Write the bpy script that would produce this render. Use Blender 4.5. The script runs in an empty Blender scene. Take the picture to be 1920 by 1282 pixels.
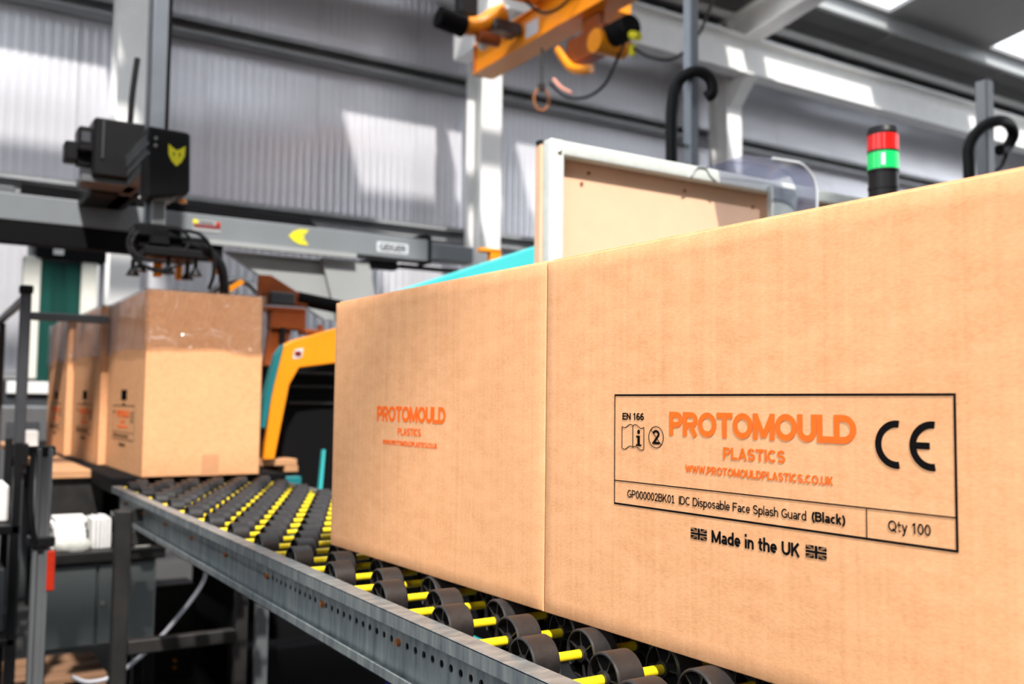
import bpy, bmesh, math, random
from mathutils import Vector, Matrix, noise
random.seed(7)
R = math.radians
scene = bpy.context.scene
COL = scene.collection
PI = math.pi

# ------------------------------------------------------------------ camera, world, sun, exposure
CAM_Z = 1.07
cam_data = bpy.data.cameras.new('camera')
cam_data.sensor_width = 36.0
cam_data.lens = 1788.3 / 1920 * 36.0
cam_data.clip_start = 0.02
cam_data.dof.use_dof = True
cam_data.dof.focus_distance = 0.88
cam_data.dof.aperture_fstop = 6.4
cam = bpy.data.objects.new('camera', cam_data)
COL.objects.link(cam)
yaw, pitch, roll = R(31.98), R(3.755), R(0.692)
F = Vector((math.sin(yaw) * math.cos(pitch), math.cos(yaw) * math.cos(pitch), math.sin(pitch)))
Rt = Vector((math.cos(yaw), -math.sin(yaw), 0))
Up = Rt.cross(F)
R2 = Rt * math.cos(roll) + Up * math.sin(roll)
U2 = Up * math.cos(roll) - Rt * math.sin(roll)
cam.matrix_world = Matrix(((R2.x, U2.x, -F.x, 0), (R2.y, U2.y, -F.y, 0), (R2.z, U2.z, -F.z, CAM_Z), (0, 0, 0, 1)))
scene.camera = cam

world = bpy.data.worlds.new('world')
scene.world = world
world.use_nodes = True
bg = world.node_tree.nodes['Background']
bg.inputs[0].default_value = (0.93, 0.96, 1.0, 1)
bg.inputs[1].default_value = 3.3

sun_data = bpy.data.lights.new('sun', 'SUN')
sun_data.energy = 9.0
sun_data.angle = R(1.6)
sun_data.color = (1.0, 0.93, 0.84)
sun = bpy.data.objects.new('sun', sun_data)
COL.objects.link(sun)
sun.rotation_euler = Vector((0.25, 0.80, -1.0)).to_track_quat('-Z', 'Y').to_euler()

scene.view_settings.view_transform = 'Standard'
scene.view_settings.look = 'None'
scene.view_settings.gamma = 1
scene.view_settings.use_curve_mapping = False
scene.view_settings.exposure = 0.0

# ------------------------------------------------------------------ materials
def mat(name, col, rough=0.5, metal=0.0, var=0.0, scale=20.0, bump=0.0, bscale=None, stretch=(1, 1, 1), col2=None, spec=0.5, bdetail=3):
    m = bpy.data.materials.new(name)
    m.use_nodes = True
    nt = m.node_tree
    b = nt.nodes['Principled BSDF']
    b.inputs['Base Color'].default_value = (*col, 1)
    b.inputs['Roughness'].default_value = rough
    b.inputs['Metallic'].default_value = metal
    b.inputs['Specular IOR Level'].default_value = spec
    if var or bump or col2:
        tc = nt.nodes.new('ShaderNodeTexCoord')
        mp = nt.nodes.new('ShaderNodeMapping')
        mp.inputs['Scale'].default_value = stretch
        nt.links.new(tc.outputs['Object'], mp.inputs['Vector'])
    if var or col2:
        n = nt.nodes.new('ShaderNodeTexNoise')
        n.inputs['Scale'].default_value = scale
        n.inputs['Detail'].default_value = 6
        n.inputs['Roughness'].default_value = 0.65
        nt.links.new(mp.outputs['Vector'], n.inputs['Vector'])
        r = nt.nodes.new('ShaderNodeValToRGB')
        r.color_ramp.elements[0].position = 0.32
        r.color_ramp.elements[1].position = 0.68
        lo = col2 if col2 else tuple(c * (1 - var) for c in col)
        hi = col if col2 else tuple(min(1, c * (1 + var)) for c in col)
        r.color_ramp.elements[0].color = (*lo, 1)
        r.color_ramp.elements[1].color = (*hi, 1)
        nt.links.new(n.outputs['Fac'], r.inputs['Fac'])
        nt.links.new(r.outputs['Color'], b.inputs['Base Color'])
    if bump:
        n2 = nt.nodes.new('ShaderNodeTexNoise')
        n2.inputs['Scale'].default_value = bscale or scale
        n2.inputs['Detail'].default_value = bdetail
        nt.links.new(mp.outputs['Vector'], n2.inputs['Vector'])
        bp = nt.nodes.new('ShaderNodeBump')
        bp.inputs['Strength'].default_value = 1.0
        bp.inputs['Distance'].default_value = bump
        nt.links.new(n2.outputs['Fac'], bp.inputs['Height'])
        nt.links.new(bp.outputs['Normal'], b.inputs['Normal'])
    return m

def clear_mat(name, tint, amount, rough=0.08, body=(0.9, 0.93, 0.97)):
    m = bpy.data.materials.new(name)
    m.use_nodes = True
    nt = m.node_tree
    out = nt.nodes['Material Output']
    b = nt.nodes['Principled BSDF']
    b.inputs['Base Color'].default_value = (*body, 1)
    b.inputs['Roughness'].default_value = rough
    tr = nt.nodes.new('ShaderNodeBsdfTransparent')
    tr.inputs['Color'].default_value = (*tint, 1)
    mx = nt.nodes.new('ShaderNodeMixShader')
    mx.inputs[0].default_value = amount
    nt.links.new(tr.outputs[0], mx.inputs[1])
    nt.links.new(b.outputs[0], mx.inputs[2])
    nt.links.new(mx.outputs[0], out.inputs['Surface'])
    return m

def film_mat(name, tint, amount):
    m = bpy.data.materials.new(name)
    m.use_nodes = True
    nt = m.node_tree
    out = nt.nodes['Material Output']
    nt.nodes.remove(nt.nodes['Principled BSDF'])
    g = nt.nodes.new('ShaderNodeBsdfGlossy')
    g.inputs['Roughness'].default_value = 0.22
    tr = nt.nodes.new('ShaderNodeBsdfTransparent')
    tr.inputs['Color'].default_value = (*tint, 1)
    tc = nt.nodes.new('ShaderNodeTexCoord')
    n = nt.nodes.new('ShaderNodeTexNoise')
    n.inputs['Scale'].default_value = 13
    n.inputs['Detail'].default_value = 4
    n.inputs['Distortion'].default_value = 1.2
    bp = nt.nodes.new('ShaderNodeBump')
    bp.inputs['Distance'].default_value = 0.012
    nt.links.new(tc.outputs['Object'], n.inputs['Vector'])
    nt.links.new(n.outputs['Fac'], bp.inputs['Height'])
    nt.links.new(bp.outputs['Normal'], g.inputs['Normal'])
    mx = nt.nodes.new('ShaderNodeMixShader')
    mx.inputs[0].default_value = amount
    nt.links.new(tr.outputs[0], mx.inputs[1])
    nt.links.new(g.outputs[0], mx.inputs[2])
    nt.links.new(mx.outputs[0], out.inputs['Surface'])
    return m

def card_mat(name, col):
    m = bpy.data.materials.new(name)
    m.use_nodes = True
    nt = m.node_tree
    b = nt.nodes['Principled BSDF']
    b.inputs['Roughness'].default_value = 0.85
    b.inputs['Specular IOR Level'].default_value = 0.15
    tc = nt.nodes.new('ShaderNodeTexCoord')
    mp = nt.nodes.new('ShaderNodeMapping')
    mp.inputs['Scale'].default_value = (1, 0.55, 1.3)
    nt.links.new(tc.outputs['Object'], mp.inputs['Vector'])
    def nz(sc, det, src):
        n = nt.nodes.new('ShaderNodeTexNoise')
        n.inputs['Scale'].default_value = sc
        n.inputs['Detail'].default_value = det
        nt.links.new(src, n.inputs['Vector'])
        return n
    fib = nz(420, 4, mp.outputs['Vector'])
    mott = nz(60, 5, mp.outputs['Vector'])
    big = nz(6, 2, tc.outputs['Object'])
    mpv = nt.nodes.new('ShaderNodeMapping')
    mpv.inputs['Scale'].default_value = (1, 150, 1.2)
    nt.links.new(tc.outputs['Object'], mpv.inputs['Vector'])
    flute = nz(1.0, 2, mpv.outputs['Vector'])
    def madd(a, ka, bsock):
        x = nt.nodes.new('ShaderNodeMath')
        x.operation = 'MULTIPLY_ADD'
        nt.links.new(a, x.inputs[0])
        x.inputs[1].default_value = ka
        if bsock is None:
            x.inputs[2].default_value = 0
        else:
            nt.links.new(bsock, x.inputs[2])
        return x.outputs[0]
    s = madd(fib.outputs['Fac'], 0.34, None)
    s = madd(mott.outputs['Fac'], 0.30, s)
    s = madd(big.outputs['Fac'], 0.14, s)
    s = madd(flute.outputs['Fac'], 0.22, s)
    rp = nt.nodes.new('ShaderNodeValToRGB')
    rp.color_ramp.elements[0].position = 0.34
    rp.color_ramp.elements[1].position = 0.66
    rp.color_ramp.elements[0].color = (col[0] * 0.86, col[1] * 0.80, col[2] * 0.74, 1)
    rp.color_ramp.elements[1].color = (min(1, col[0] * 1.12), col[1] * 1.17, col[2] * 1.24, 1)
    nt.links.new(s, rp.inputs['Fac'])
    nt.links.new(rp.outputs['Color'], b.inputs['Base Color'])
    bp = nt.nodes.new('ShaderNodeBump')
    bp.inputs['Distance'].default_value = 0.00025
    nt.links.new(s, bp.inputs['Height'])
    nt.links.new(bp.outputs['Normal'], b.inputs['Normal'])
    return m

M = dict(
    card=card_mat('cardboard', (0.80, 0.41, 0.20)),
    card_in=mat('cardboard_edge', (0.55, 0.30, 0.15), 0.9, var=0.15, scale=120),
    tape=mat('brown_tape', (0.66, 0.33, 0.17), 0.35, var=0.05, scale=30),
    ink=mat('black_ink', (0.008, 0.007, 0.007), 0.9, var=0.2, scale=300, spec=0.0),
    orange_ink=mat('orange_ink', (0.95, 0.150, 0.014), 0.7, var=0.05, scale=160, spec=0.2),
    galv=mat('galvanised_steel', (0.46, 0.49, 0.48), 0.40, 0.6, scale=12, col2=(0.17, 0.21, 0.235), stretch=(2, 5, .7), bump=0.0006, bscale=30),
    galv_light=mat('galvanised_post', (0.58, 0.62, 0.61), 0.35, 0.6, scale=25, col2=(0.36, 0.41, 0.42), bump=0.0004),
    yellow=mat('yellow_tube', (0.90, 0.68, 0.015), 0.32, var=0.06, scale=60),
    rubber=mat('black_wheel_plastic', (0.018, 0.016, 0.016), 0.42, var=0.35, scale=70, bump=0.0003, bscale=160),
    rust=mat('rusty_bolt', (0.34, 0.13, 0.05), 0.7, 0.4, var=0.3, scale=200),
    bolt=mat('zinc_bolt', (0.55, 0.53, 0.5), 0.35, 0.8),
    darksteel=mat('dark_steel', (0.030, 0.028, 0.027), 0.5, 0.4, var=0.3, scale=15, bump=0.0005),
    black=mat('black_plastic', (0.007, 0.007, 0.008), 0.45, var=0.2, scale=20, spec=0.25),
    matblack=mat('matt_black', (0.004, 0.004, 0.005), 0.8, spec=0.12),
    alu=mat('aluminium_profile', (0.20, 0.21, 0.22), 0.38, 0.55, var=0.12, scale=8, stretch=(1, 1, .2)),
    alu_dark=mat('dark_anodised', (0.075, 0.08, 0.09), 0.4, 0.4, var=0.1, scale=10),
    mast=mat('blue_grey_mast', (0.22, 0.245, 0.28), 0.35, 0.4, var=0.08, scale=6),
    beamgrey=mat('grey_paint', (0.20, 0.22, 0.235), 0.4, var=0.05, scale=5),
    lightgrey=mat('light_grey_paint', (0.33, 0.345, 0.345), 0.45, var=0.05, scale=5),
    framepaint=mat('pale_green_grey_paint', (0.60, 0.64, 0.61), 0.45, var=0.07, scale=40, bump=0.0003),
    mdf=mat('fibreboard', (0.84, 0.55, 0.36), 0.75, var=0.03, scale=15),
    mdf_edge=mat('fibreboard_edge', (0.80, 0.58, 0.40), 0.8, var=0.03, scale=50),
    wood=mat('plywood', (0.62, 0.33, 0.16), 0.7, scale=8, col2=(0.45, 0.23, 0.11), stretch=(1, 8, 8)),
    oldwood=mat('old_wood', (0.22, 0.115, 0.06), 0.8, var=0.2, scale=10, stretch=(1, 6, 6)),
    orange=mat('orange_paint', (0.90, 0.30, 0.008), 0.35, var=0.05, scale=6),
    rustorange=mat('brown_orange_paint', (0.30, 0.065, 0.008), 0.5, var=0.15, scale=14),
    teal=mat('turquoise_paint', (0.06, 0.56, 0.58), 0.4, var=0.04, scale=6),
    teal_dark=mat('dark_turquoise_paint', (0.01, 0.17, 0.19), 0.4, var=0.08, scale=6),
    green=mat('dark_green_panel', (0.010, 0.075, 0.060), 0.3, scale=2.2, col2=(0.006, 0.040, 0.034), stretch=(5, 1, .3)),
    cream=mat('cream_paint', (0.70, 0.70, 0.63), 0.6, var=0.03, scale=10),
    white=mat('white_steel_paint', (0.78, 0.78, 0.77), 0.38, var=0.05, scale=5, bump=0.002, bscale=4),
    paper=mat('white_sheet', (0.78, 0.77, 0.76), 0.8, var=0.05, scale=40),
    bag=mat('white_sack', (0.66, 0.66, 0.60), 0.7, var=0.15, scale=30, bump=0.004, bscale=25),
    cladding=mat('wall_cladding', (0.76, 0.76, 0.81), 0.27, 0.42, var=0.03, scale=2.0, bump=0.09, bscale=0.5, stretch=(.6, 1, 2.0), bdetail=0.5),
    girt=mat('galvanised_girt', (0.34, 0.35, 0.36), 0.45, 0.3, var=0.15, scale=3),
    roof=mat('roof_sheet', (0.27, 0.265, 0.265), 0.6, var=0.04, scale=3),
    floor=mat('dark_concrete', (0.035, 0.034, 0.033), 0.7, var=0.25, scale=3, bump=0.002, bscale=30),
    cabinet=mat('grey_green_cabinet', (0.11, 0.125, 0.125), 0.5, var=0.08, scale=4),
    red=mat('red_reflector', (0.42, 0.022, 0.006), 0.35, var=0.15, scale=80),
    darkred=mat('dark_red_plastic', (0.20, 0.006, 0.010), 0.4),
    yellow_sign=mat('yellow_sticker', (0.80, 0.72, 0.02), 0.5),
    sticker=mat('white_sticker', (0.62, 0.66, 0.70), 0.4),
    cable=mat('black_cable', (0.006, 0.006, 0.007), 0.55, spec=0.2),
    strap=mat('grey_strap', (0.42, 0.42, 0.46), 0.4),
    copper=mat('pink_cable', (0.75, 0.33, 0.24), 0.5),
    blue=mat('blue_hose', (0.015, 0.03, 0.30), 0.4),
    film=film_mat('clear_film', (0.86, 0.86, 0.88), 0.30),
    clear=clear_mat('clear_sheet', (0.82, 0.84, 0.93), 0.30, 0.06, (0.36, 0.37, 0.46)),
    skylight=clear_mat('rooflight_sheet', (0.97, 0.98, 1.0), 0.12, 0.3, (0.95, 0.95, 0.95)),
    redlens=mat('red_lens', (0.75, 0.015, 0.012), 0.2),
)
def lit_lens(name, col, emit, strength):
    m = mat(name, col, 0.2)
    b = m.node_tree.nodes['Principled BSDF']
    b.inputs['Emission Color'].default_value = (*emit, 1)
    b.inputs['Emission Strength'].default_value = strength
    return m
M['greenlens'] = lit_lens('lit_green_lens', (0.01, 0.55, 0.12), (0.02, 0.9, 0.22), 0.25)
M['greencore'] = lit_lens('green_lamp_core', (0.5, 1, 0.6), (0.55, 1.0, 0.65), 1.5)

# ------------------------------------------------------------------ mesh helpers
class MB:
    """collects shapes; build() links them as ONE mesh object in the frame of its parent thing"""
    def __init__(self):
        self.bm = bmesh.new()
    def _add(self, bm2):
        me = bpy.data.meshes.new('tmp')
        bm2.to_mesh(me)
        bm2.free()
        self.bm.from_mesh(me)
        bpy.data.meshes.remove(me)
    def box(self, lo, hi, bev=0.0, rot=None, seg=1):
        b = bmesh.new()
        bmesh.ops.create_cube(b, size=1)
        s = [hi[i] - lo[i] for i in range(3)]
        c = Vector([(hi[i] + lo[i]) / 2 for i in range(3)])
        bmesh.ops.scale(b, vec=s, verts=b.verts)
        if bev:
            bmesh.ops.bevel(b, geom=list(b.edges), offset=min(bev, min(s) * .45), segments=seg, affect='EDGES', profile=0.5)
        if rot is not None:
            bmesh.ops.transform(b, matrix=rot.to_4x4(), verts=b.verts)
        bmesh.ops.translate(b, vec=c, verts=b.verts)
        self._add(b)
        return self
    def cyl(self, p0, p1, r, n=16, r2=None, cap=True):
        p0, p1 = Vector(p0), Vector(p1)
        d = p1 - p0
        b = bmesh.new()
        bmesh.ops.create_cone(b, cap_ends=cap, segments=n, radius1=r, radius2=r if r2 is None else r2, depth=d.length)
        q = Vector((0, 0, 1)).rotation_difference(d.normalized())
        bmesh.ops.transform(b, matrix=Matrix.Translation((p0 + p1) / 2) @ q.to_matrix().to_4x4(), verts=b.verts)
        self._add(b)
        return self
    def sphere(self, c, r, sc=(1, 1, 1), n=12):
        b = bmesh.new()
        bmesh.ops.create_uvsphere(b, u_segments=n, v_segments=max(6, n // 2), radius=r)
        bmesh.ops.scale(b, vec=sc, verts=b.verts)
        bmesh.ops.translate(b, vec=c, verts=b.verts)
        self._add(b)
        return self
    def tube(self, pts, r, n=8, sub=6):
        pts = [Vector(p) for p in pts]
        if sub > 1 and len(pts) > 2:
            ext = [2 * pts[0] - pts[1]] + pts + [2 * pts[-1] - pts[-2]]
            out = []
            for i in range(1, len(ext) - 2):
                a, b_, c, d = ext[i - 1:i + 3]
                for k in range(sub):
                    t = k / sub
                    out.append(0.5 * ((2 * b_) + (c - a) * t + (2 * a - 5 * b_ + 4 * c - d) * t * t + (3 * b_ - a - 3 * c + d) * t ** 3))
            out.append(pts[-1])
            pts = out
        b = bmesh.new()
        rings = []
        up = Vector((0.13, 0.29, 0.95)).normalized()
        for i, p in enumerate(pts):
            t = (pts[min(i + 1, len(pts) - 1)] - pts[max(i - 1, 0)]).normalized()
            x = t.cross(up)
            if x.length < 1e-3:
                x = t.cross(Vector((1, 0, 0)))
            x.normalize()
            y = t.cross(x)
            rr = r[i] if isinstance(r, (list, tuple)) else r
            rings.append([b.verts.new(p + (x * math.cos(a) + y * math.sin(a)) * rr) for a in [2 * PI * k / n for k in range(n)]])
        for i in range(len(rings) - 1):
            for k in range(n):
                b.faces.new((rings[i][k], rings[i][(k + 1) % n], rings[i + 1][(k + 1) % n], rings[i + 1][k]))
        b.faces.new(rings[0][::-1])
        b.faces.new(rings[-1])
        self._add(b)
        return self
    def prism(self, poly, axis, a, b_, bev=0.0):
        """polygon in the two other axes (in x,y,z order), extruded along axis from a to b_"""
        b = bmesh.new()
        def v3(p, w):
            q = list(p)
            q.insert(axis, w)
            return q
        v0 = [b.verts.new(v3(p, a)) for p in poly]
        v1 = [b.verts.new(v3(p, b_)) for p in poly]
        n = len(poly)
        b.faces.new(v0)
        b.faces.new(v1[::-1])
        for i in range(n):
            b.faces.new((v0[i], v1[i], v1[(i + 1) % n], v0[(i + 1) % n]))
        bmesh.ops.recalc_face_normals(b, faces=b.faces)
        if bev:
            bmesh.ops.bevel(b, geom=list(b.edges), offset=bev, segments=2, affect='EDGES', profile=0.5)
        self._add(b)
        return self
    def raw(self, verts, faces):
        b = bmesh.new()
        vs = [b.verts.new(v) for v in verts]
        for f in faces:
            b.faces.new([vs[i] for i in f])
        self._add(b)
        return self
    def mesh(self, name, material, smooth=False):
        me = bpy.data.meshes.new(name)
        self.bm.to_mesh(me)
        self.bm.free()
        me.materials.append(material)
        if smooth:
            for p in me.polygons:
                p.use_smooth = True
            try:
                me.set_sharp_from_angle(angle=R(38))
            except Exception:
                pass
        return me
    def build(self, name, material, parent=None, smooth=False, origin=None):
        """verts are given in world coordinates and shifted into the root's frame"""
        off = root_loc(parent) if parent is not None else Vector(origin or (0, 0, 0))
        bmesh.ops.translate(self.bm, vec=-off, verts=self.bm.verts)
        o = bpy.data.objects.new(name, self.mesh(name, material, smooth))
        COL.objects.link(o)
        o.parent = parent
        if parent is None:
            o.location = off
        return o

def root_loc(o):
    while o.parent is not None:
        o = o.parent
    return Vector(o.location)

def tag(o, label, cat, group=None, kind=None):
    o['label'] = label
    o['category'] = cat
    if group:
        o['group'] = group
    if kind:
        o['kind'] = kind
    return o

def thing(name, loc, label=None, cat=None, group=None, rz=0.0, kind=None):
    o = bpy.data.objects.new(name, None)
    o.empty_display_size = 0.05
    COL.objects.link(o)
    o.location = loc
    o.rotation_euler = (0, 0, rz)
    if label:
        o['label'] = label
    if cat:
        o['category'] = cat
    if group:
        o['group'] = group
    if kind:
        o['kind'] = kind
    return o

def link_mesh(name, me, parent, loc=(0, 0, 0), rot=(0, 0, 0)):
    o = bpy.data.objects.new(name, me)
    COL.objects.link(o)
    o.parent = parent
    o.location = loc
    o.rotation_euler = rot
    return o

def structure(o, label=None):
    o['kind'] = 'structure'
    if label:
        o['label'] = label
    return o

# ------------------------------------------------------------------ the building: floor, wall, columns, roof
WALL_Y = 8.2
# unseen dark walls added left of and behind the camera to block light
lw = structure(MB().box((-1.25, -5.0, 0), (-1.15, -1.2, 4.5)).box((-1.25, -1.2, 0), (-1.15, 2.0, 1.02)).box((-1.25, 2.0, 0), (-1.15, 7.5, 3.0)).build('shade_wall_left', M['matblack']), 'added dark light-blocking wall on the left with a wide gap beside the camera')
fw = structure(MB().box((-6.0, -5.2, 0), (14.0, -5.1, 7.55)).build('shade_wall_front', M['matblack']), 'added dark light-blocking wall behind the camera')
fl = MB().box((-60, -60, -0.1), (60, 8.6, 0.0)).build('floor', M['floor'])
structure(fl, 'dark concrete workshop floor')

wall = structure(thing('wall_back', (0, WALL_Y, 0)), 'light grey ribbed metal cladding wall')
def panel_mesh():
    # micro-ribbed sheet 0.985 wide, 5.7 high, thin real thickness
    w, h, t = 0.996, 5.66, 0.04
    prof = []
    n = 14
    p = w / n
    for i in range(n):
        x = i * p
        prof += [(x, 0.0), (x + p * .55, 0.0), (x + p * .68, 0.0018), (x + p * .87, 0.0018)]
    prof.append((w, 0.0))
    poly = [(x, -y) for x, y in prof] + [(w, t), (0, t)]
    m = MB()
    m.prism(poly, 2, 0.0, h)
    return m.mesh('wall_panel', M['cladding'])
pm = panel_mesh()
for i in range(20):
    link_mesh('wall_panel', pm, wall, (-2.0 + i * 1.0, 0, 0))
MB().box((-2.2, WALL_Y + .045, 0), (18.2, WALL_Y + .10, 5.66)).build('backing_sheet', M['girt'], wall)  # added to stop light leaking through the panel joints

for k, z in enumerate((1.15, 2.66, 4.17, 5.45)):
    g = MB()
    g.box((-2, WALL_Y - 0.17, z + 0.10), (18, WALL_Y - 0.012, z + 0.106))
    g.box((-2, WALL_Y - 0.17, z - 0.04), (18, WALL_Y - 0.012, z - 0.034))
    g.box((-2, WALL_Y - 0.022, z - 0.04), (18, WALL_Y - 0.012, z + 0.106))
    g.box((-2, WALL_Y - 0.17, z + 0.07), (18, WALL_Y - 0.164, z + 0.106))
    g.box((-2, WALL_Y - 0.17, z - 0.04), (18, WALL_Y - 0.164, z - 0.01))
    structure(g.build('wall_girt', M['girt']), 'long horizontal galvanised girt on the cladding wall')

def roof_z(y):
    return 5.62 + 0.15 * (WALL_Y - y)

COLX = (-1.85, 1.32, 4.55, 7.75, 15.2)
for x in COLX:
    c = structure(thing('steel_column', (x, 7.85, 0)), 'white painted steel column against the cladding wall')
    MB().box((x - .11, 7.70, 0), (x + .11, 7.715, 5.5)).box((x - .11, 7.985, 0), (x + .11, 8.0, 5.5)).box((x - .006, 7.715, 0), (x + .006, 7.985, 5.5)).build('shaft', M['white'], c)
    MB().box((x - .2, 7.60, 0), (x + .2, 8.02, 0.02)).build('base_plate', M['white'], c)
    # rafter with a haunch, follows the roof slope
    r = MB()
    def sl(y0, y1, dz0, dz1, xa, xb):
        vs = []
        for y in (y0, y1):
            zt = roof_z(y) - 0.22
            for (dz) in (dz0, dz1):
                for xx in (xa, xb):
                    vs.append((xx, y, zt - dz))
        r.raw(vs, [(0, 1, 3, 2), (4, 6, 7, 5), (0, 4, 5, 1), (2, 3, 7, 6), (0, 2, 6, 4), (1, 5, 7, 3)])
    sl(8.0, -4, 0, .015, x - .12, x + .12)
    sl(8.0, -4, .33, .345, x - .12, x + .12)
    sl(8.0, -4, 0, .345, x - .006, x + .006)
    r.build('rafter', M['white'], c)
# crane runway beam along the columns
rb = structure(thing('runway_beam', (6, 7.5, 4.76)), 'long white I-beam runway running along the columns')
MB().box((-2, 7.40, 4.76), (17.5, 7.60, 4.78)).box((-2, 7.40, 5.17), (17.5, 7.60, 5.19)).box((-2, 7.49, 4.78), (17.5, 7.51, 5.17)).build('beam', M['white'], rb)
MB().box((-2, 7.465, 5.19), (17.5, 7.535, 5.235)).build('crane_rail', M['girt'], rb)
for i in range(24):
    MB().box((-1.6 + i * .8, 7.43, 5.19), (-1.52 + i * .8, 7.57, 5.225)).build('rail_clip', M['girt'], rb)
for x in COLX:
    MB().prism([(7.42, 4.76), (7.70, 4.76), (7.70, 4.45)], 0, x - .08, x + .08).build('bracket', M['white'], rb)

# eaves pipe
structure(MB().cyl((-2, 7.70, 5.52), (18, 7.70, 5.52), 0.05, 14).build('eaves_pipe', M['white'], smooth=True), 'pale grey pipe running along the eaves')

ceil = structure(thing('ceiling', (0, 0, 5.6)), 'grey sheet roof with translucent rooflights')
SK0, SKP, SKW = 7.20, 4.5, 2.47
def roof_strip(name, x0, x1, y0, y1, m, t=0.05, lift=0.0):
    vs = []
    for y in (y0, y1):
        for z in (roof_z(y) + lift, roof_z(y) + t + lift):
            vs += [(x0, y, z), (x1, y, z)]
    return MB().raw(vs, [(0, 1, 3, 2), (4, 6, 7, 5), (0, 4, 5, 1), (2, 3, 7, 6), (0, 2, 6, 4), (1, 5, 7, 3)]).build(name, m, ceil)
roof_strip('eaves_sheet', -2.6, 18.2, 7.05, 8.35, M['roof'])
edges = [-5.2]
for k in range(-2, 3):
    a = SK0 + SKP * k
    b = a + SKW
    roof_strip('roof_sheet', edges[-1], a, -5, 7.05, M['roof'])
    roof_strip('rooflight_pane', a, b, -5, 7.05, M['skylight'], 0.006, 0.02)
    edges.append(b)
roof_strip('roof_sheet', edges[-1], 18.2, -5, 7.05, M['roof'])
for y in (7.13, 5.8, 4.45, 3.1, 1.75, .4, -.95, -2.3, -3.65):
    z = roof_z(y)
    p = MB()
    p.box((-5, y - .003, z - .20), (18, y + .003, z))
    p.box((-5, y - .07, z - .20), (18, y, z - .194))
    p.box((-5, y, z - .006 - .012), (18, y + .07, z - .012))
    p.build('purlin', M['lightgrey'], ceil)
# sag rods between the purlins
for x in (2.9, 6.1, 9.95, 12.3, 15.2):
    MB().cyl((x, 8.0, roof_z(8.0) - .12), (x, 7.13, roof_z(7.13) - .12), .012, 8).build('sag_rod', M['girt'], ceil)

# ------------------------------------------------------------------ lettering
def mstroke(pts, w, closed=False):
    """ribbon of constant width w along pts, mitred at the corners"""
    V, Fc = [], []
    n = len(pts)
    for i, p in enumerate(pts):
        a = pts[i - 1] if (i > 0 or closed) else None
        b = pts[(i + 1) % n] if (i < n - 1 or closed) else None
        def nrm(u, v):
            dx, dy = v[0] - u[0], v[1] - u[1]
            l = math.hypot(dx, dy) or 1
            return -dy / l, dx / l
        n1 = nrm(a, p) if a else nrm(p, b)
        n2 = nrm(p, b) if b else n1
        mx, my = n1[0] + n2[0], n1[1] + n2[1]
        l = math.hypot(mx, my) or 1
        mx, my = mx / l, my / l
        k = min(1.6, 1 / max(.3, mx * n1[0] + my * n1[1])) * w / 2
        V += [(p[0] + mx * k, p[1] + my * k), (p[0] - mx * k, p[1] - my * k)]
    for i in range(n if closed else n - 1):
        q = (i + 1) % n
        Fc.append((2 * i, 2 * i + 1, 2 * q + 1, 2 * q))
    return V, Fc

def ell(cx_, cy_, rx, ry, a0, a1, n=14):
    return [(cx_ + rx * math.cos(R(a0 + (a1 - a0) * i / n)), cy_ + ry * math.sin(R(a0 + (a1 - a0) * i / n))) for i in range(n + 1)]

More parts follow.
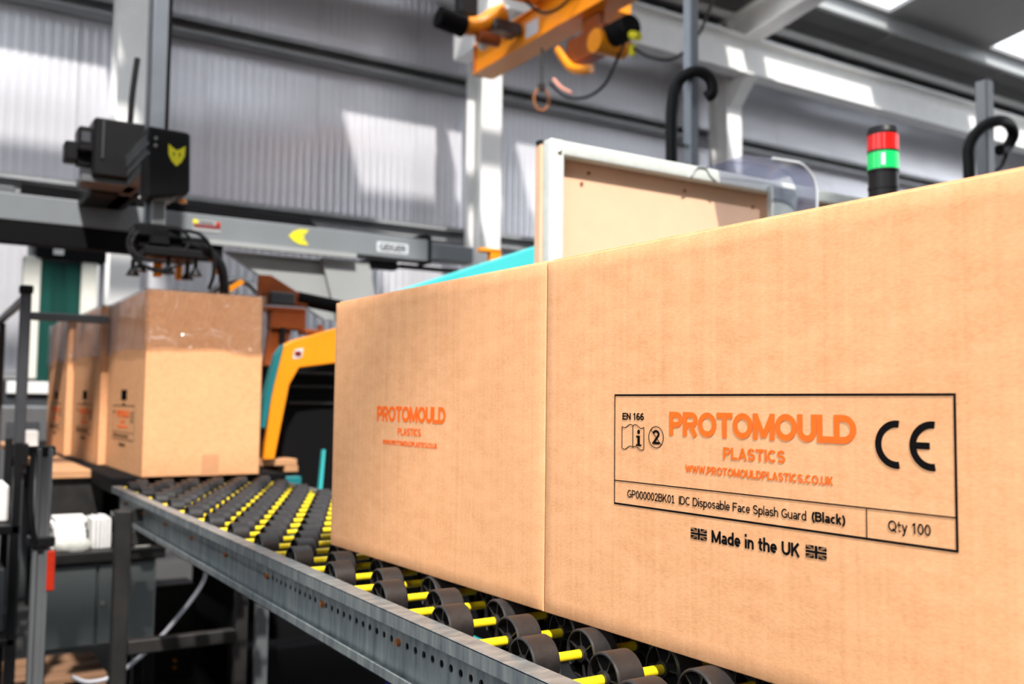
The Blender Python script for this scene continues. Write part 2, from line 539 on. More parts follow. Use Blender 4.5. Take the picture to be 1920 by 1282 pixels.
def glyph(ch, w):
    """centre lines of one letter, cap height 1: (strokes, closed strokes, advance)"""
    h = w / 2
    T, B = 1 - h, h
    S, Cl = [], []
    X = .72                                            # x-height
    if ch in 'PRBD':
        W_ = {'P': .80, 'R': .86, 'B': .80, 'D': .92}[ch]
        Rr = W_ - h
        S.append([(h, 0), (h, 1)])
        if ch == 'D':
            S.append([(h, T), (W_ * .42, T)] + ell(W_ * .42, .5, Rr - W_ * .42, T - .5, 90, -90)[1:] + [(h, B)])
        else:
            m = .46 if ch != 'B' else .52
            c = W_ * .55
            rr = (T - m) / 2
            S.append([(h, T), (c, T)] + ell(c, (T + m) / 2, (Rr if ch != 'B' else Rr - .04) - c, rr, 90, -90)[1:] + [(h, m)])
            if ch == 'R':
                S.append([(W_ * .50, m), (W_ - h * 1.1, 0)])
            if ch == 'B':
                S.append([(c, m)] + ell(c, (m + B) / 2, Rr - c, (m - B) / 2, 90, -90)[1:] + [(h, B)])
    elif ch in 'OQ0':
        W_ = 1.02 if ch != '0' else .70
        Cl.append(ell(W_ / 2, .5, W_ / 2 - h, .5 - h, 0, 360, 28)[:-1])
        if ch == 'Q':
            S.append([(W_ * .56, .24), (W_ * .98, -.06)])
    elif ch in 'CG':
        W_ = .90
        a = ell(W_ * .54, .5, W_ * .54 - h, .5 - h, 48, 312 if ch == 'C' else 360 - 12, 22)
        if ch == 'G':
            a = ell(W_ * .54, .5, W_ * .54 - h, .5 - h, 48, 322, 22) + [(W_ - h, .18), (W_ - h, .50 - h)]
            S.append([(W_ * .56, .50 - h), (W_, .50 - h)])
        S.append(a)
    elif ch == 'T':
        W_ = .84
        S += [[(0, T), (W_, T)], [(W_ / 2, 0), (W_ / 2, T)]]
    elif ch == 'M':
        W_ = 1.06
        S += [[(h, 0), (h, 1)], [(W_ - h, 0), (W_ - h, 1)], [(h, 1 - h * .6), (W_ / 2, h * .9)], [(W_ / 2, h * .9), (W_ - h, 1 - h * .6)]]
    elif ch == 'N':
        W_ = .84
        S += [[(h, 0), (h, 1)], [(W_ - h, 0), (W_ - h, 1)], [(h, 1 - h), (W_ - h, h)]]
    elif ch == 'U':
        W_ = .86
        r = W_ / 2 - h
        S.append([(h, 1), (h, .42)] + ell(W_ / 2, .42, r, .42 - h, 180, 360)[1:] + [(W_ - h, 1)])
    elif ch == 'L':
        W_ = .70
        S += [[(h, 0), (h, 1)], [(h, B), (W_, B)]]
    elif ch in 'EF':
        W_ = .74
        S += [[(h, 0), (h, 1)], [(h, T), (W_, T)], [(h, .52), (W_ * .92, .52)]]
        if ch == 'E':
            S.append([(h, B), (W_, B)])
    elif ch == 'A':
        W_ = .92
        S += [[(h * .9, 0), (W_ / 2, 1 - h * .4)], [(W_ - h * .9, 0), (W_ / 2, 1 - h * .4)], [(W_ * .22, .32), (W_ * .78, .32)]]
    elif ch == 'W':
        W_ = 1.25
        p = [(h * .9, 1), (W_ * .27, h * .6), (W_ / 2, 1 - h), (W_ * .73, h * .6), (W_ - h * .9, 1)]
        S += [[p[k], p[k + 1]] for k in range(4)]
    elif ch == 'K':
        W_ = .86
        S += [[(h, 0), (h, 1)], [(h, .36), (W_ - h * 1.3, 1)], [(W_ * .40, .58), (W_ - h * 1.2, 0)]]
    elif ch in 'Ss':
        W_, t = (.80, 1.0) if ch == 'S' else (.60, X)
        r = (t - w) / 4
        S.append(ell(W_ / 2, t - h - r, W_ / 2 - h, r, 25, 200, 10) + ell(W_ / 2, t - h - r, W_ / 2 - h, r, 200, 260, 4)[1:] + ell(W_ / 2, h + r, W_ / 2 - h, r, 80, 20, 4) + ell(W_ / 2, h + r, W_ / 2 - h, r, 20, -155, 10)[1:])
    elif ch in 'I':
        W_ = w
        S.append([(h, 0), (h, 1)])
    elif ch == '1':
        W_ = .56
        S += [[(.32, 0), (.32, 1)], [(.32, 1 - h * 1.1), (.06, .76)], [(.06, h), (.58, h)] if w < .14 else [(.32, 0), (.32, .2)]]
    elif ch == '2':
        W_ = .68
        S += [ell(W_ / 2, .71, W_ / 2 - h, .29 - h, 165, -25, 14) + [(h * 1.2, h)], [(0, h), (W_, h)]]
    elif ch == '6':
        W_ = .70
        Cl.append(ell(W_ / 2, .32, W_ / 2 - h, .32 - h, 0, 360, 20)[:-1])
        S.append(ell(W_ * .56, .5, W_ * .56 - h, .5 - h, 55, 200, 14))
    elif ch in 'opbdcea':
        W_ = {'o': .70, 'p': .70, 'b': .70, 'd': .70, 'c': .58, 'e': .66, 'a': .62}[ch]
        rx, ry = W_ / 2 - h, X / 2 - h
        if ch in 'opbd':
            Cl.append(ell(W_ / 2, X / 2, rx, ry, 0, 360, 20)[:-1])
            if ch == 'p':
                S.append([(h, -.28), (h, X)])
            if ch == 'b':
                S.append([(h, 0), (h, 1.06)])
            if ch == 'd':
                S.append([(W_ - h, 0), (W_ - h, 1.06)])
        elif ch == 'c':
            S.append(ell(W_ * .56, X / 2, W_ * .56 - h, ry, 50, 310, 16))
        elif ch == 'e':
            S.append([(h, X / 2 - .01), (W_ - h, X / 2 - .01)] + ell(W_ / 2, X / 2, rx, ry, 0, 318, 18))
        else:
            S.append([(h * 1.6, X - w * .9)] + ell(W_ * .5, X - h - .16, W_ / 2 - h, .16, 120, 0, 8) + [(W_ - h, 0)])
            Cl.append(ell(W_ / 2 - .01, .22, W_ / 2 - h - .01, .22 - h, 0, 360, 16)[:-1])
    elif ch == 'i':
        W_ = w * 1.05
        S += [[(h, 0), (h, X)], [(h, .88), (h, .88 + w * 1.15)]]
    elif ch == 'l':
        W_ = w
        S.append([(h, 0), (h, 1.06)])
    elif ch in 'hn':
        W_ = .66
        S.append([(h, 0), (h, 1.06 if ch == 'h' else X)])
        S.append([(h, X - .30)] + ell(W_ / 2, X - .28, W_ / 2 - h, .28 - h, 180, 0, 12)[1:] + [(W_ - h, 0)])
    elif ch == 'u':
        W_ = .66
        S.append([(h, X)] + ell(W_ / 2, .28, W_ / 2 - h, .28 - h, 180, 360, 12) + [(W_ - h, X)])
        S.append([(W_ - h, 0), (W_ - h, X)])
    elif ch == 'r':
        W_ = .44
        S += [[(h, 0), (h, X)], [(h, X - .26)] + ell(.36, X - .28, .36 - h, .28 - h, 180, 75, 8)]
    elif ch == 'k':
        W_ = .64
        S += [[(h, 0), (h, 1.06)], [(h, .26), (W_ - h * 1.5, X)], [(W_ * .42, .42), (W_ - h * 1.2, 0)]]
    elif ch == 't':
        W_ = .44
        S += [[(.16 + h * .4, .95), (.16 + h * .4, .2)] + ell(.16 + h * .4 + .14, .2, .14, .2 - h, 180, 290, 8), [(0, X - h), (W_, X - h)]]
    elif ch == 'y':
        W_ = .66
        S += [[(h * .9, X), (W_ / 2, h * .6)], [(W_ - h * .9, X), (W_ * .36, -.20), (W_ * .06, -.26)]]
    elif ch == '(':
        W_ = .32
        S.append(ell(.62, .42, .62 - h, .66, 128, 232, 12))
    elif ch == ')':
        W_ = .32
        S.append([(W_ - x, y) for x, y in ell(.62, .42, .62 - h, .66, 128, 232, 12)])
    elif ch == '.':
        W_ = w
        S.append([(h, 0), (h, w * 1.05)])
    else:
        W_ = .42
    return S, Cl, W_

def text_fit(body, s0, s1, z0, z1, bold=0.13, gap=0.13):
    """flat sans-serif lettering as (verts2d, faces): caps from z0 to z1, from s0 to s1"""
    parts, x = [], 0.0
    for ch in body:
        S, Cl, W_ = glyph(ch, bold)
        for st in S:
            v, f = mstroke(st, bold)
            parts.append(([(a + x, b) for a, b in v], f))
        for st in Cl:
            v, f = mstroke(st, bold, True)
            parts.append(([(a + x, b) for a, b in v], f))
        x += W_ + (gap if ch != ' ' else 0)
    x -= gap
    V, Fc = [], []
    for vs, fs in parts:
        n = len(V)
        V += vs
        Fc += [tuple(i + n for i in f) for f in fs]
    return [(s0 + a / x * (s1 - s0), z0 + b * (z1 - z0)) for a, b in V], Fc

def merge(parts):
    V, Fc = [], []
    for vs, fs in parts:
        n = len(V)
        V += list(vs)
        Fc += [tuple(i + n for i in f) for f in fs]
    return V, Fc

def rect(s0, s1, z0, z1):
    a, b = max(1, int((s1 - s0) / .012)), max(1, int((z1 - z0) / .012))
    V = [(s0 + (s1 - s0) * i / a, z0 + (z1 - z0) * j / b) for j in range(b + 1) for i in range(a + 1)]
    return V, [(j * (a + 1) + i, j * (a + 1) + i + 1, (j + 1) * (a + 1) + i + 1, (j + 1) * (a + 1) + i) for j in range(b) for i in range(a)]
def poly(pts):
    return list(pts), [tuple(range(len(pts)))]
def stroke(pts, w):
    V, Fc = [], []
    n = len(pts)
    for i, p in enumerate(pts):
        a = pts[max(i - 1, 0)]
        b = pts[min(i + 1, n - 1)]
        dx, dy = b[0] - a[0], b[1] - a[1]
        l = math.hypot(dx, dy) or 1
        nx, ny = -dy / l * w / 2, dx / l * w / 2
        V += [(p[0] + nx, p[1] + ny), (p[0] - nx, p[1] - ny)]
    for i in range(n - 1):
        Fc.append((2 * i, 2 * i + 1, 2 * i + 3, 2 * i + 2))
    return V, Fc
def arc(cx, cz, ro, ri, a0, a1, n=28):
    V, Fc = [], []
    for i in range(n + 1):
        a = a0 + (a1 - a0) * i / n
        V += [(cx + ro * math.cos(a), cz + ro * math.sin(a)), (cx + ri * math.cos(a), cz + ri * math.sin(a))]
    for i in range(n):
        Fc.append((2 * i, 2 * i + 1, 2 * i + 3, 2 * i + 2))
    return V, Fc
def flag(s0, s1, z0, z1):
    out = []
    cx, cz = (s0 + s1) / 2, (z0 + z1) / 2
    w, h = s1 - s0, z1 - z0
    out.append(rect(cx - .06 * w, cx + .06 * w, z0, z1))
    out.append(rect(s0, cx - .06 * w, cz - .09 * h, cz + .09 * h))
    out.append(rect(cx + .06 * w, s1, cz - .09 * h, cz + .09 * h))
    gx, gz = .115 * w, .17 * h
    for sx in (-1, 1):
        for sz in (-1, 1):
            O = (s0 if sx < 0 else s1, z0 if sz < 0 else z1)
            I = (cx + sx * gx, cz + sz * gz)
            A = (I[0], O[1])
            B = (O[0], I[1])
            def lerp(p, q, k):
                return (p[0] + (q[0] - p[0]) * k, p[1] + (q[1] - p[1]) * k)
            out.append(poly([A, lerp(A, O, .74), lerp(A, I, .74)]))
            out.append(poly([B, lerp(B, O, .74), lerp(B, I, .74)]))
            out.append(stroke([lerp(O, I, .03), I], .05 * h))
    return merge(out)

def ink_mesh(name, vf, m, xf, thick=0.00015):
    """ink of tiny real thickness; xf maps (s, z, d) to local 3D, d = height above the paper"""
    V, Fc = vf
    mb = bmesh.new()
    lo = [mb.verts.new(xf(s, z, 0.0002)) for s, z in V]
    for f in Fc:
        try:
            mb.faces.new([lo[i] for i in f])
        except ValueError:
            pass
    bmesh.ops.recalc_face_normals(mb, faces=mb.faces)
    r = bmesh.ops.extrude_face_region(mb, geom=list(mb.faces))
    o = Vector(xf(0, 0.1, thick)) - Vector(xf(0, 0.1, 0))
    bmesh.ops.translate(mb, vec=o, verts=[v for v in r['geom'] if isinstance(v, bmesh.types.BMVert)])
    me = bpy.data.meshes.new(name)
    mb.to_mesh(me)
    mb.free()
    me.materials.append(m)
    return me

LOGO = [('logo_lettering', text_fit('PROTOMOULD', .1941, .3938, .1955, .2172, .235, .02)),
        ('logo_subtitle', text_fit('PLASTICS', .2607, .3274, .1775, .1877, .21, .08)),
        ('web_address', text_fit('WWW.PROTOMOULDPLASTICS.CO.UK', .2150, .3730, .1632, .1700, .21, .10))]
book = []
for k in (0, 1):
    a, b_ = (.1277, .1436) if k == 0 else (.1436, .1594)
    wav = lambda t: (.0014 * math.sin(t * 2 * PI + (PI if k == 0 else 0)) + (.0012 * (t if k == 0 else 1 - t)))
    top = [(a + (b_ - a) * t / 10, .2020 + wav(t / 10)) for t in range(11)]
    bot = [(a + (b_ - a) * t / 10, .1812 + wav(t / 10)) for t in range(11)]
    book += [stroke(top, .0007), stroke(bot, .0007)]
    book.append(stroke([bot[0], top[0]], .0007))
    if k == 1:
        book.append(stroke([bot[-1], top[-1]], .0007))
book += [poly([(.1519 + .0019 * math.cos(a), .1975 + .0021 * math.sin(a)) for a in [2 * PI * i / 14 for i in range(14)]]),
         rect(.1503, .1537, .1853, .1938), rect(.1486, .1520, .1920, .1938), rect(.1483, .1556, .1840, .1856)]
no2 = [arc(.1762, .1932, .0103, .0096, 0, 2 * PI, 40), stroke([(.1690, .2003), (.1834, .1861)], .0007),
       text_fit('2', .1714, .1810, .1867, .2000, .17)]
ce = [arc(.4272, .1967, .0173, .0122, R(82), R(278), 36), arc(.4548, .1967, .0173, .0122, R(82), R(278), 36), rect(.4420, .4530, .1943, .1991)]
OUT, INN = .0017, .0010
border = [rect(.1162, .4727, .2326 - OUT / 2, .2326 + OUT / 2), rect(.1162, .4727, .1268 - OUT / 2, .1268 + OUT / 2),
          rect(.1162, .1162 + INN, .1268, .2326), rect(.4727 - OUT, .4727, .1268, .2326),
          rect(.1170, .4715, .1492 - INN / 2, .1492 + INN / 2), rect(.4015, .4022, .1268, .1492)]
LABEL = [('label_border', merge(border)),
         ('standard_number', text_fit('EN 166', .1284, .1593, .2087, .2154, .18, .10)),
         ('manual_symbol', merge(book)), ('single_use_symbol', merge(no2)), ('conformity_mark', merge(ce)),
         ('product_line', merge([text_fit('GP000002BK01  IDC Disposable Face Splash Guard', .1360, .3475, .1340, .1415, .135, .12),
                                 text_fit('(Black)', .3528, .3833, .1344, .1420, .20, .08)])),
         ('quantity_line', text_fit('Qty 100', .4196, .4526, .1346, .1424, .145, .12)),
         ('flag_print', flag(.2215, .2410, .1052, .1150)), ('flag_print', flag(.3467, .3662, .1060, .1158)),
         ('origin_line', text_fit('Made in the UK', .2467, .3411, .1048, .1155, .20, .08))]

# ------------------------------------------------------------------ cartons
L, W, H = 0.565, 0.345, 0.380
BASE = 0.848
def closed_carton(seam, side, label, prints):
    """seam: world xy of the shared corner; side -1 extends towards the camera, +1 away. root at base centre"""
    rz = R(2.227)
    ux = Vector((math.cos(rz), math.sin(rz)))
    uy = Vector((-math.sin(rz), math.cos(rz)))
    c = Vector(seam) + ux * W / 2 + uy * side * (L / 2 + 0.0009)
    o = thing('carton', (c.x, c.y, BASE), label, 'box', 'closed cartons on the roller conveyor', rz)
    bulge = (lambda y, z: 0.0) if side < 0 else (lambda y, z: 0.0060 * math.sin(PI * max(0, min(1, (L / 2 - y) / L)) * 2 + 0.9 * z / H + .3) * math.sin(PI * min(1, max(0, z / H))) * (1 - (2 * y / L) ** 2))  # far carton's printed wall is bulged to imitate a soft shadow
    # body: four corrugated walls and base, the printed wall slightly bulged
    bm = bmesh.new()
    t, bv = 0.004, 0.0015
    ny, nz = 40, 24
    b = MB()
    b.box((-W / 2 + .012, -L / 2, 0), (W / 2, L / 2, H - 0.0006), bv, seg=3)
    rows = []
    vs, fs = [], []
    for j in range(nz + 1):
        z = bv + (H - 0.0006 - 2 * bv) * j / nz
        for i in range(ny + 1):
            y = -L / 2 + bv + (L - 2 * bv) * i / ny
            vs.append((-W / 2 + .0008 - abs(bulge(y, z)) * 0 - bulge(y, z) * .5 - .0014 * (1 - (2 * y / L) ** 2) * (1 - (2 * z / H - 1) ** 2), y, z))
    for j in range(nz):
        for i in range(ny):
            k = j * (ny + 1) + i
            fs.append((k, k + ny + 1, k + ny + 2, k + 1))
    # fold the edges of the printed wall back to the other walls
    loop = [i for i in range(ny + 1)] + [j * (ny + 1) + ny for j in range(1, nz + 1)] + [nz * (ny + 1) + i for i in range(ny - 1, -1, -1)] + [j * (ny + 1) for j in range(nz - 1, 0, -1)]
    prev = loop
    for dx, dg in ((.0006, .0010), (.0015, .0015), (.013, .0015)):
        new = []
        for i in loop:
            x, y, z = vs[i]
            yy = y + (dg if y > L / 2 - .003 else -dg if y < -L / 2 + .003 else 0)
            zz = z + (dg if z > H - .003 else -dg if z < .003 else 0)
            new.append(len(vs))
            vs.append((x + dx, yy, zz))
        n_ = len(loop)
        for k in range(n_):
            fs.append((prev[k], prev[(k + 1) % n_], new[(k + 1) % n_], new[k]))
        prev = new
    b.raw(vs, fs)
    link_mesh('body', b.mesh('body', M['card'], True), o)
    for sx in (-1, 1):
        x0, x1 = (-W / 2 + .006, -.0008) if sx < 0 else (.0008, W / 2 - .006)
        link_mesh('top_flap', MB().box((x0, -L / 2 + .002, H - .0015), (x1, L / 2 - .002, H + .002), .0012, seg=2).mesh('top_flap', M['card'], True), o)
    link_mesh('sealing_tape', MB().box((-.025, -L / 2 - .0003, H + .002), (.025, L / 2 + .0003, H + .0022)).box((-.025, -L / 2 - .0004, H - .06), (.025, -L / 2 - .0001, H)).box((-.025, L / 2 + .0001, H - .06), (.025, L / 2 + .0004, H)).mesh('sealing_tape', M['tape']), o)
    def xf(s, z, d):
        y = side * -1 * (s - L / 2) if side < 0 else -L / 2 - s
        if side < 0:
            y = L / 2 - s
        x = -W / 2 + .0008 - bulge(y, z) * .5 - .0014 * (1 - (2 * y / L) ** 2) * (1 - (2 * z / H - 1) ** 2)
        return (x - d - .00015, y, z)
    for name, vf, m in prints:
        link_mesh(name, ink_mesh(name, vf, m, xf), o)
    return o, xf
SEAM = (0.5833, 0.8648)
prA = [(n, vf, M['orange_ink']) for n, vf in LOGO] + [(n, vf, M['ink']) for n, vf in LABEL]
closed_carton(SEAM, -1, 'closed brown carton with a black bordered product label and large orange logo', prA)
def shift(vf, ds):
    return [(s * .944 + ds, z + .0006) for s, z in vf[0]], vf[1]
prB = [(n, shift(vf, -.5883), M['orange_ink']) for n, vf in LOGO]
closed_carton(SEAM, 1, 'closed brown carton printed only with a small orange logo, behind the labelled carton', prB)

# ------------------------------------------------------------------ roller conveyor
CX0, CX1, CY0, CY1 = 0.4724, 0.955, -0.36, 2.835
conv = thing('skate_wheel_conveyor', (0.70, 1.3, 0), 'galvanised conveyor with yellow axles and rows of black skate wheels', 'conveyor')
def rail(x_out, x_web, name='side_rail'):
    s = 1 if x_web > x_out else -1
    zt, zb, t = 0.832, 0.752, 0.0022
    m = MB()
    def bx(xa, xb, za, zb_, bev=.0006):
        m.box((min(xa, xb), CY0, za), (max(xa, xb), CY1, zb_), bev)
    bx(x_out, x_web, zt - t, zt)                       # top flange
    bx(x_out, x_out + s * t, zt - .017, zt)            # top lip
    bx(x_out, x_web, zb, zb + t)                       # bottom flange
    bx(x_out, x_out + s * t, zb, zb + .013)            # bottom lip
    # web with a row of round holes
    vs, fs = [], []
    pitch = .0213
    n = int((CY1 - CY0) / pitch)
    zc, r = .7900, .0045
    x = x_web
    za, zz = zb + t, zt - t
    m2 = bmesh.new()
    for d in (0, s * -.0018):
        for i in range(n):
            y0, y1 = CY0 + i * pitch, CY0 + (i + 1) * pitch
            yc = (y0 + y1) / 2
            ring = [(x + d, yc + r * math.cos(a), zc + r * math.sin(a)) for a in [PI / 4 + k * PI / 4 for k in range(8)]]
            # ring order: 45,90,135,...,360
            q = [(x + d, y1, zc + .011), (x + d, y0, zc + .011), (x + d, y0, zc - .011), (x + d, y1, zc - .011)]
            R8 = [m2.verts.new(p) for p in ring]
            Q = [m2.verts.new(p) for p in q]
            for f in ((Q[0], Q[1], R8[2], R8[1], R8[0]), (Q[1], Q[2], R8[4], R8[3], R8[2]), (Q[2], Q[3], R8[6], R8[5], R8[4]), (Q[3], Q[0], R8[0], R8[7], R8[6])):
                m2.faces.new(f)
            for (z0, z1) in ((za, zc - .011), (zc + .011, zz)):
                v = [m2.verts.new(p) for p in ((x + d, y0, z0), (x + d, y1, z0), (x + d, y1, z1), (x + d, y0, z1))]
                m2.faces.new(v)
    bmesh.ops.remove_doubles(m2, verts=m2.verts, dist=1e-5)
    m._add(m2)
    return m.build(name, M['galv'], conv)
rl = rail(CX0, 0.497)
MB().box((.4992, CY0, .757), (.5005, CY1, .797)).build('hole_shade_strip', M['darksteel'], rl)  # dark strip added behind the web so its holes show dark
rr = rail(CX1, CX1 - .0246)
for i in range(11):
    y = 0.30 + i * .245
    MB().cyl((.4905, y, .7905), (.4975, y, .7905), .0046, 6).build('rusty_bolt', M['rust'], rl)
# wheel mesh: tyre ring, web, spokes, hub (axis = X)
def wheel_mesh():
    n, ro, ri, hw = 28, .0245, .0220, .0150
    m = MB()
    prof = [(-hw, ri), (-hw, ro - .0012), (-hw + .0015, ro), (hw - .0015, ro), (hw, ro - .0012), (hw, ri)]
    vs, fs = [], []
    k = len(prof)
    for i in range(n):
        a = 2 * PI * i / n
        for x, r in prof:
            vs.append((x, r * math.cos(a), r * math.sin(a)))
    for i in range(n):
        for j in range(k):
            a, b = i * k + j, i * k + (j + 1) % k
            c, d = ((i + 1) % n) * k + (j + 1) % k, ((i + 1) % n) * k + j
            fs.append((a, d, c, b))
    m.raw(vs, fs)
    m.cyl((-.0015, 0, 0), (.0015, 0, 0), .0225, n)
    m.cyl((-hw - .001, 0, 0), (hw + .001, 0, 0), .0080, 14)
    for i in range(6):
        rot = Matrix.Rotation(2 * PI * i / 6, 3, 'X')
        c = rot @ Vector((0, .0150, 0))
        b = bmesh.new()
        bmesh.ops.create_cube(b, size=1)
        bmesh.ops.scale(b, vec=(hw * 1.75, .0150, .0016), verts=b.verts)
        bmesh.ops.transform(b, matrix=Matrix.Translation(c) @ rot.to_4x4(), verts=b.verts)
        m._add(b)
    return m.mesh('wheel', M['rubber'], True)
WM = wheel_mesh()
AXZ = 0.8235
am = MB().cyl((.4985, 0, 0), (CX1 - .026, 0, 0), .0049, 12).mesh('axle', M['yellow'], True)
bm_ = MB().cyl((.4930, 0, 0), (.4985, 0, 0), .0045, 6).mesh('axle_bolt', M['bolt'])
cl = root_loc(conv)
for n in range(-14, 25):
    y = 0.864 + n * 0.0825
    first = 0.552 if n % 2 == 0 else 0.517
    ax = link_mesh('axle', am, conv, (-cl.x, y - cl.y, AXZ))
    link_mesh('axle_bolt', bm_, ax)
    for k in range(6):
        xx = first + k * .07
        if xx > .915:
            continue
        link_mesh('wheel', WM, ax, (xx, 0, 0), (random.uniform(0, PI), 0, 0))
# support stand below the far end
def leg(x, y, w, z1, z0=0.0, m='darksteel'):
    q = MB().box((x - w / 2, y - w / 2, z0), (x + w / 2, y + w / 2, z1), .003)
    return q.build('leg', M[m], conv)
leg(.446, 2.5, .036, .800)
leg(.742, 2.5, .030, .752)
leg(.781, 2.45, .030, .752, m='alu')
leg(.60, 0.2, .04, .752)
MB().box((.464, 2.485, .452), (.727, 2.515, .486), .003).build('crossbar', M['darksteel'], conv)
MB().box((.464, 2.485, .715), (.80, 2.515, .752), .003).build('crossbar', M['darksteel'], conv)
MB().box((.428, 2.515, .77), (.497, 2.53, .80), .002).build('stand_bracket', M['darksteel'], conv)

# ------------------------------------------------------------------ packing table and open cartons at the far end
tb = thing('packing_table', (.72, 4.0, 0), 'dark steel packing table with a plywood side board at the conveyor end', 'table')
MB().box((.49, 2.93, .800), (1.0, 5.7, .8475), .004).build('table_top', M['matblack'], tb)
MB().box((.375, 3.31, .820), (.4895, 5.6, .8475), .003).build('side_board', M['wood'], tb)
for (x, y) in ((.60, 3.30), (.97, 3.30), (.56, 5.6), (.97, 5.6)):
    MB().box((x - .025, y - .025, 0), (x + .025, y + .025, .80), .003).build('leg', M['matblack'], tb)
MB().box((.36, 3.33, .70), (.53, 3.36, .82), .003).build('board_bracket', M['darksteel'], tb)
MB().box((.56, 3.50, .62), (.99, 5.6, .80), .004).build('under_table_shade', M['matblack'], tb)  # black box standing in for the shadow under the table

RL, RW = .585, .345
FH = .165
def make_film(seed):
    """thin clear bag folded over the raised flaps, crinkled, hanging down outside"""
    random.seed(seed)
    per = []
    n = 34
    o = .004
    hx, hy = RW / 2 + o, RL / 2 + o
    for i in range(n):
        per.append((-hx + 2 * hx * i / n, -hy))
    for i in range(n):
        per.append((hx, -hy + 2 * hy * i / n))
    for i in range(n):
        per.append((hx - 2 * hx * i / n, hy))
    for i in range(n):
        per.append((-hx, hy - 2 * hy * i / n))
    N = len(per)
    levels = 14
    top = H + FH + .003
    vs, fs = [], []
    for j in range(levels + 4):
        for i, (x, y) in enumerate(per):
            a = i / N * 2 * PI
            hem = H - .006 + .012 * noise.noise((math.cos(a) * 2.2, math.sin(a) * 2.2, seed)) - .006 * math.cos(4 * a)
            nn = Vector((x / hx if abs(abs(x) - hx) < 1e-6 else 0, y / hy if abs(abs(y) - hy) < 1e-6 else 0, 0))
            if j < levels:
                t = j / (levels - 1)
                z = hem + (top - hem) * t
                cr = .0065 * noise.noise((x * 14, y * 14, z * 22 + seed)) + .004 * noise.noise((x * 40 + 3, y * 40, z * 46 + seed)) + .004
                p = Vector((x, y, z)) + nn * (cr * (1 - .6 * t) * .7 + .001)
            else:
                k = (j - levels + 1) / 4
                z = top - .10 * k
                p = Vector((x, y, z)) - nn * (.018 + .006 * noise.noise((x * 20, y * 20, z * 20)))
            vs.append(p)
    L_ = levels + 4
    for j in range(L_ - 1):
        for i in range(N):
            fs.append((j * N + i, j * N + (i + 1) % N, (j + 1) * N + (i + 1) % N, (j + 1) * N + i))
    return MB().raw(vs, fs).mesh('clear_liner', M['film'], True)

def open_carton_parts():
    P_ = []
    t = .004
    hx, hy = RW / 2, RL / 2
    b = MB()
    b.box((-hx, -hy, 0), (hx, -hy + t, H), .0015).box((-hx, hy - t, 0), (hx, hy, H), .0015)
    b.box((-hx, -hy, 0), (-hx + t, hy, H), .0015).box((hx - t, -hy, 0), (hx, hy, H), .0015)
    b.box((-hx + t, -hy + t, 0), (hx - t, hy - t, t))
    P_.append(('body', b.mesh('body', M['card'])))
    P_.append(('flap', MB().box((-hx + .004, -hy + .001, H), (hx - .004, -hy + .001 + t, H + FH), .001).mesh('flap', M['card'])))
    P_.append(('flap', MB().box((-hx + .004, hy - .001 - t, H), (hx - .004, hy - .001, H + FH), .001).mesh('flap', M['card'])))
    P_.append(('flap', MB().box((-hx + .001, -hy + .012, H), (-hx + .001 + t, hy - .012, H + FH), .001).mesh('flap', M['card'])))
    P_.append(('flap', MB().box((hx - .001 - t, -hy + .012, H), (hx - .001, hy - .012, H + FH), .001).mesh('flap', M['card'])))
    P_.append(('sealing_tape', MB().box((-.002, -hy - .0004, .0), (.050, -hy - .0001, .062)).mesh('sealing_tape', M['tape'])))
    P_.append(('crease_line', MB().box((.062, -hy - .0010, .0), (.0645, -hy - .0002, H)).mesh('crease_line', M['card'])))
    P_.append(('crease_line', MB().box((-hx + .012, -hy - .0010, .0), (-hx + .0145, -hy - .0002, H)).mesh('crease_line', M['card'])))
    xf = lambda s, z, d: (-hx - d - .0002, hy - s + .008, z - .028)
    for n, vf in LOGO:
        P_.append((n, ink_mesh(n, vf, M['orange_ink'], xf, .0003)))
    for n, vf in LABEL:
        if n in ('label_border', 'conformity_mark', 'product_line', 'origin_line', 'standard_number'):
            P_.append((n, ink_mesh(n, vf, M['ink'], xf, .0003)))
    sq = merge([rect(.255, .345, .250, .282), rect(.28, .32, .234, .240)])
    P_.append(('square_mark', ink_mesh('square_mark', sq, M['ink'], xf, .0003)))
    return P_
OP = open_carton_parts()
olabels = ['open carton with clear liner folded over raised flaps, nearest the conveyor end',
           'second open lined carton in the row, directly behind the front one',
           'hindmost open lined carton at the far end of the row']
oy = (2.909, 3.524, 4.139)
ox = (.560, .532, .507)
for k in range(3):
    o = thing('open_carton', (ox[k] + RW / 2, oy[k] + RL / 2, BASE), olabels[k], 'box', 'open cartons lined with clear bags', R((.4, .8, .3)[k]))
    for n, me in OP:
        link_mesh(n, me, o)
    link_mesh('clear_liner', make_film(11 + 3 * k), o)
random.seed(21)

# ------------------------------------------------------------------ guard panel of fibreboard in a pale steel frame
gp = thing('safety_screen', (1.6, 1.78, 0), 'pale steel framed fibreboard guard panel standing behind the cartons', 'panel')
MB().box((1.190, 1.750, 0), (1.228, 1.785, 1.672), .005, seg=3).build('stile', M['framepaint'], gp, True)
MB().box((2.72, 1.750, 0), (2.758, 1.785, 1.672), .005, seg=3).build('stile', M['framepaint'], gp, True)
MB().box((1.226, 1.751, 1.636), (2.722, 1.784, 1.671), .005, seg=3).build('top_rail', M['framepaint'], gp, True)
MB().box((1.226, 1.751, .55), (2.722, 1.784, .585), .004).build('bottom_rail', M['framepaint'], gp)
MB().box((1.186, 1.785, .56), (2.75, 1.809, 1.664), .001).build('board', M['mdf'], gp)
MB().box((1.184, 1.787, 1.664), (1.232, 1.807, 1.676), .003).build('corner_cap', M['black'], gp)
MB().box((1.875, 1.728, 0), (1.972, 1.749, 1.652), .003).build('middle_post', M['galv_light'], gp)
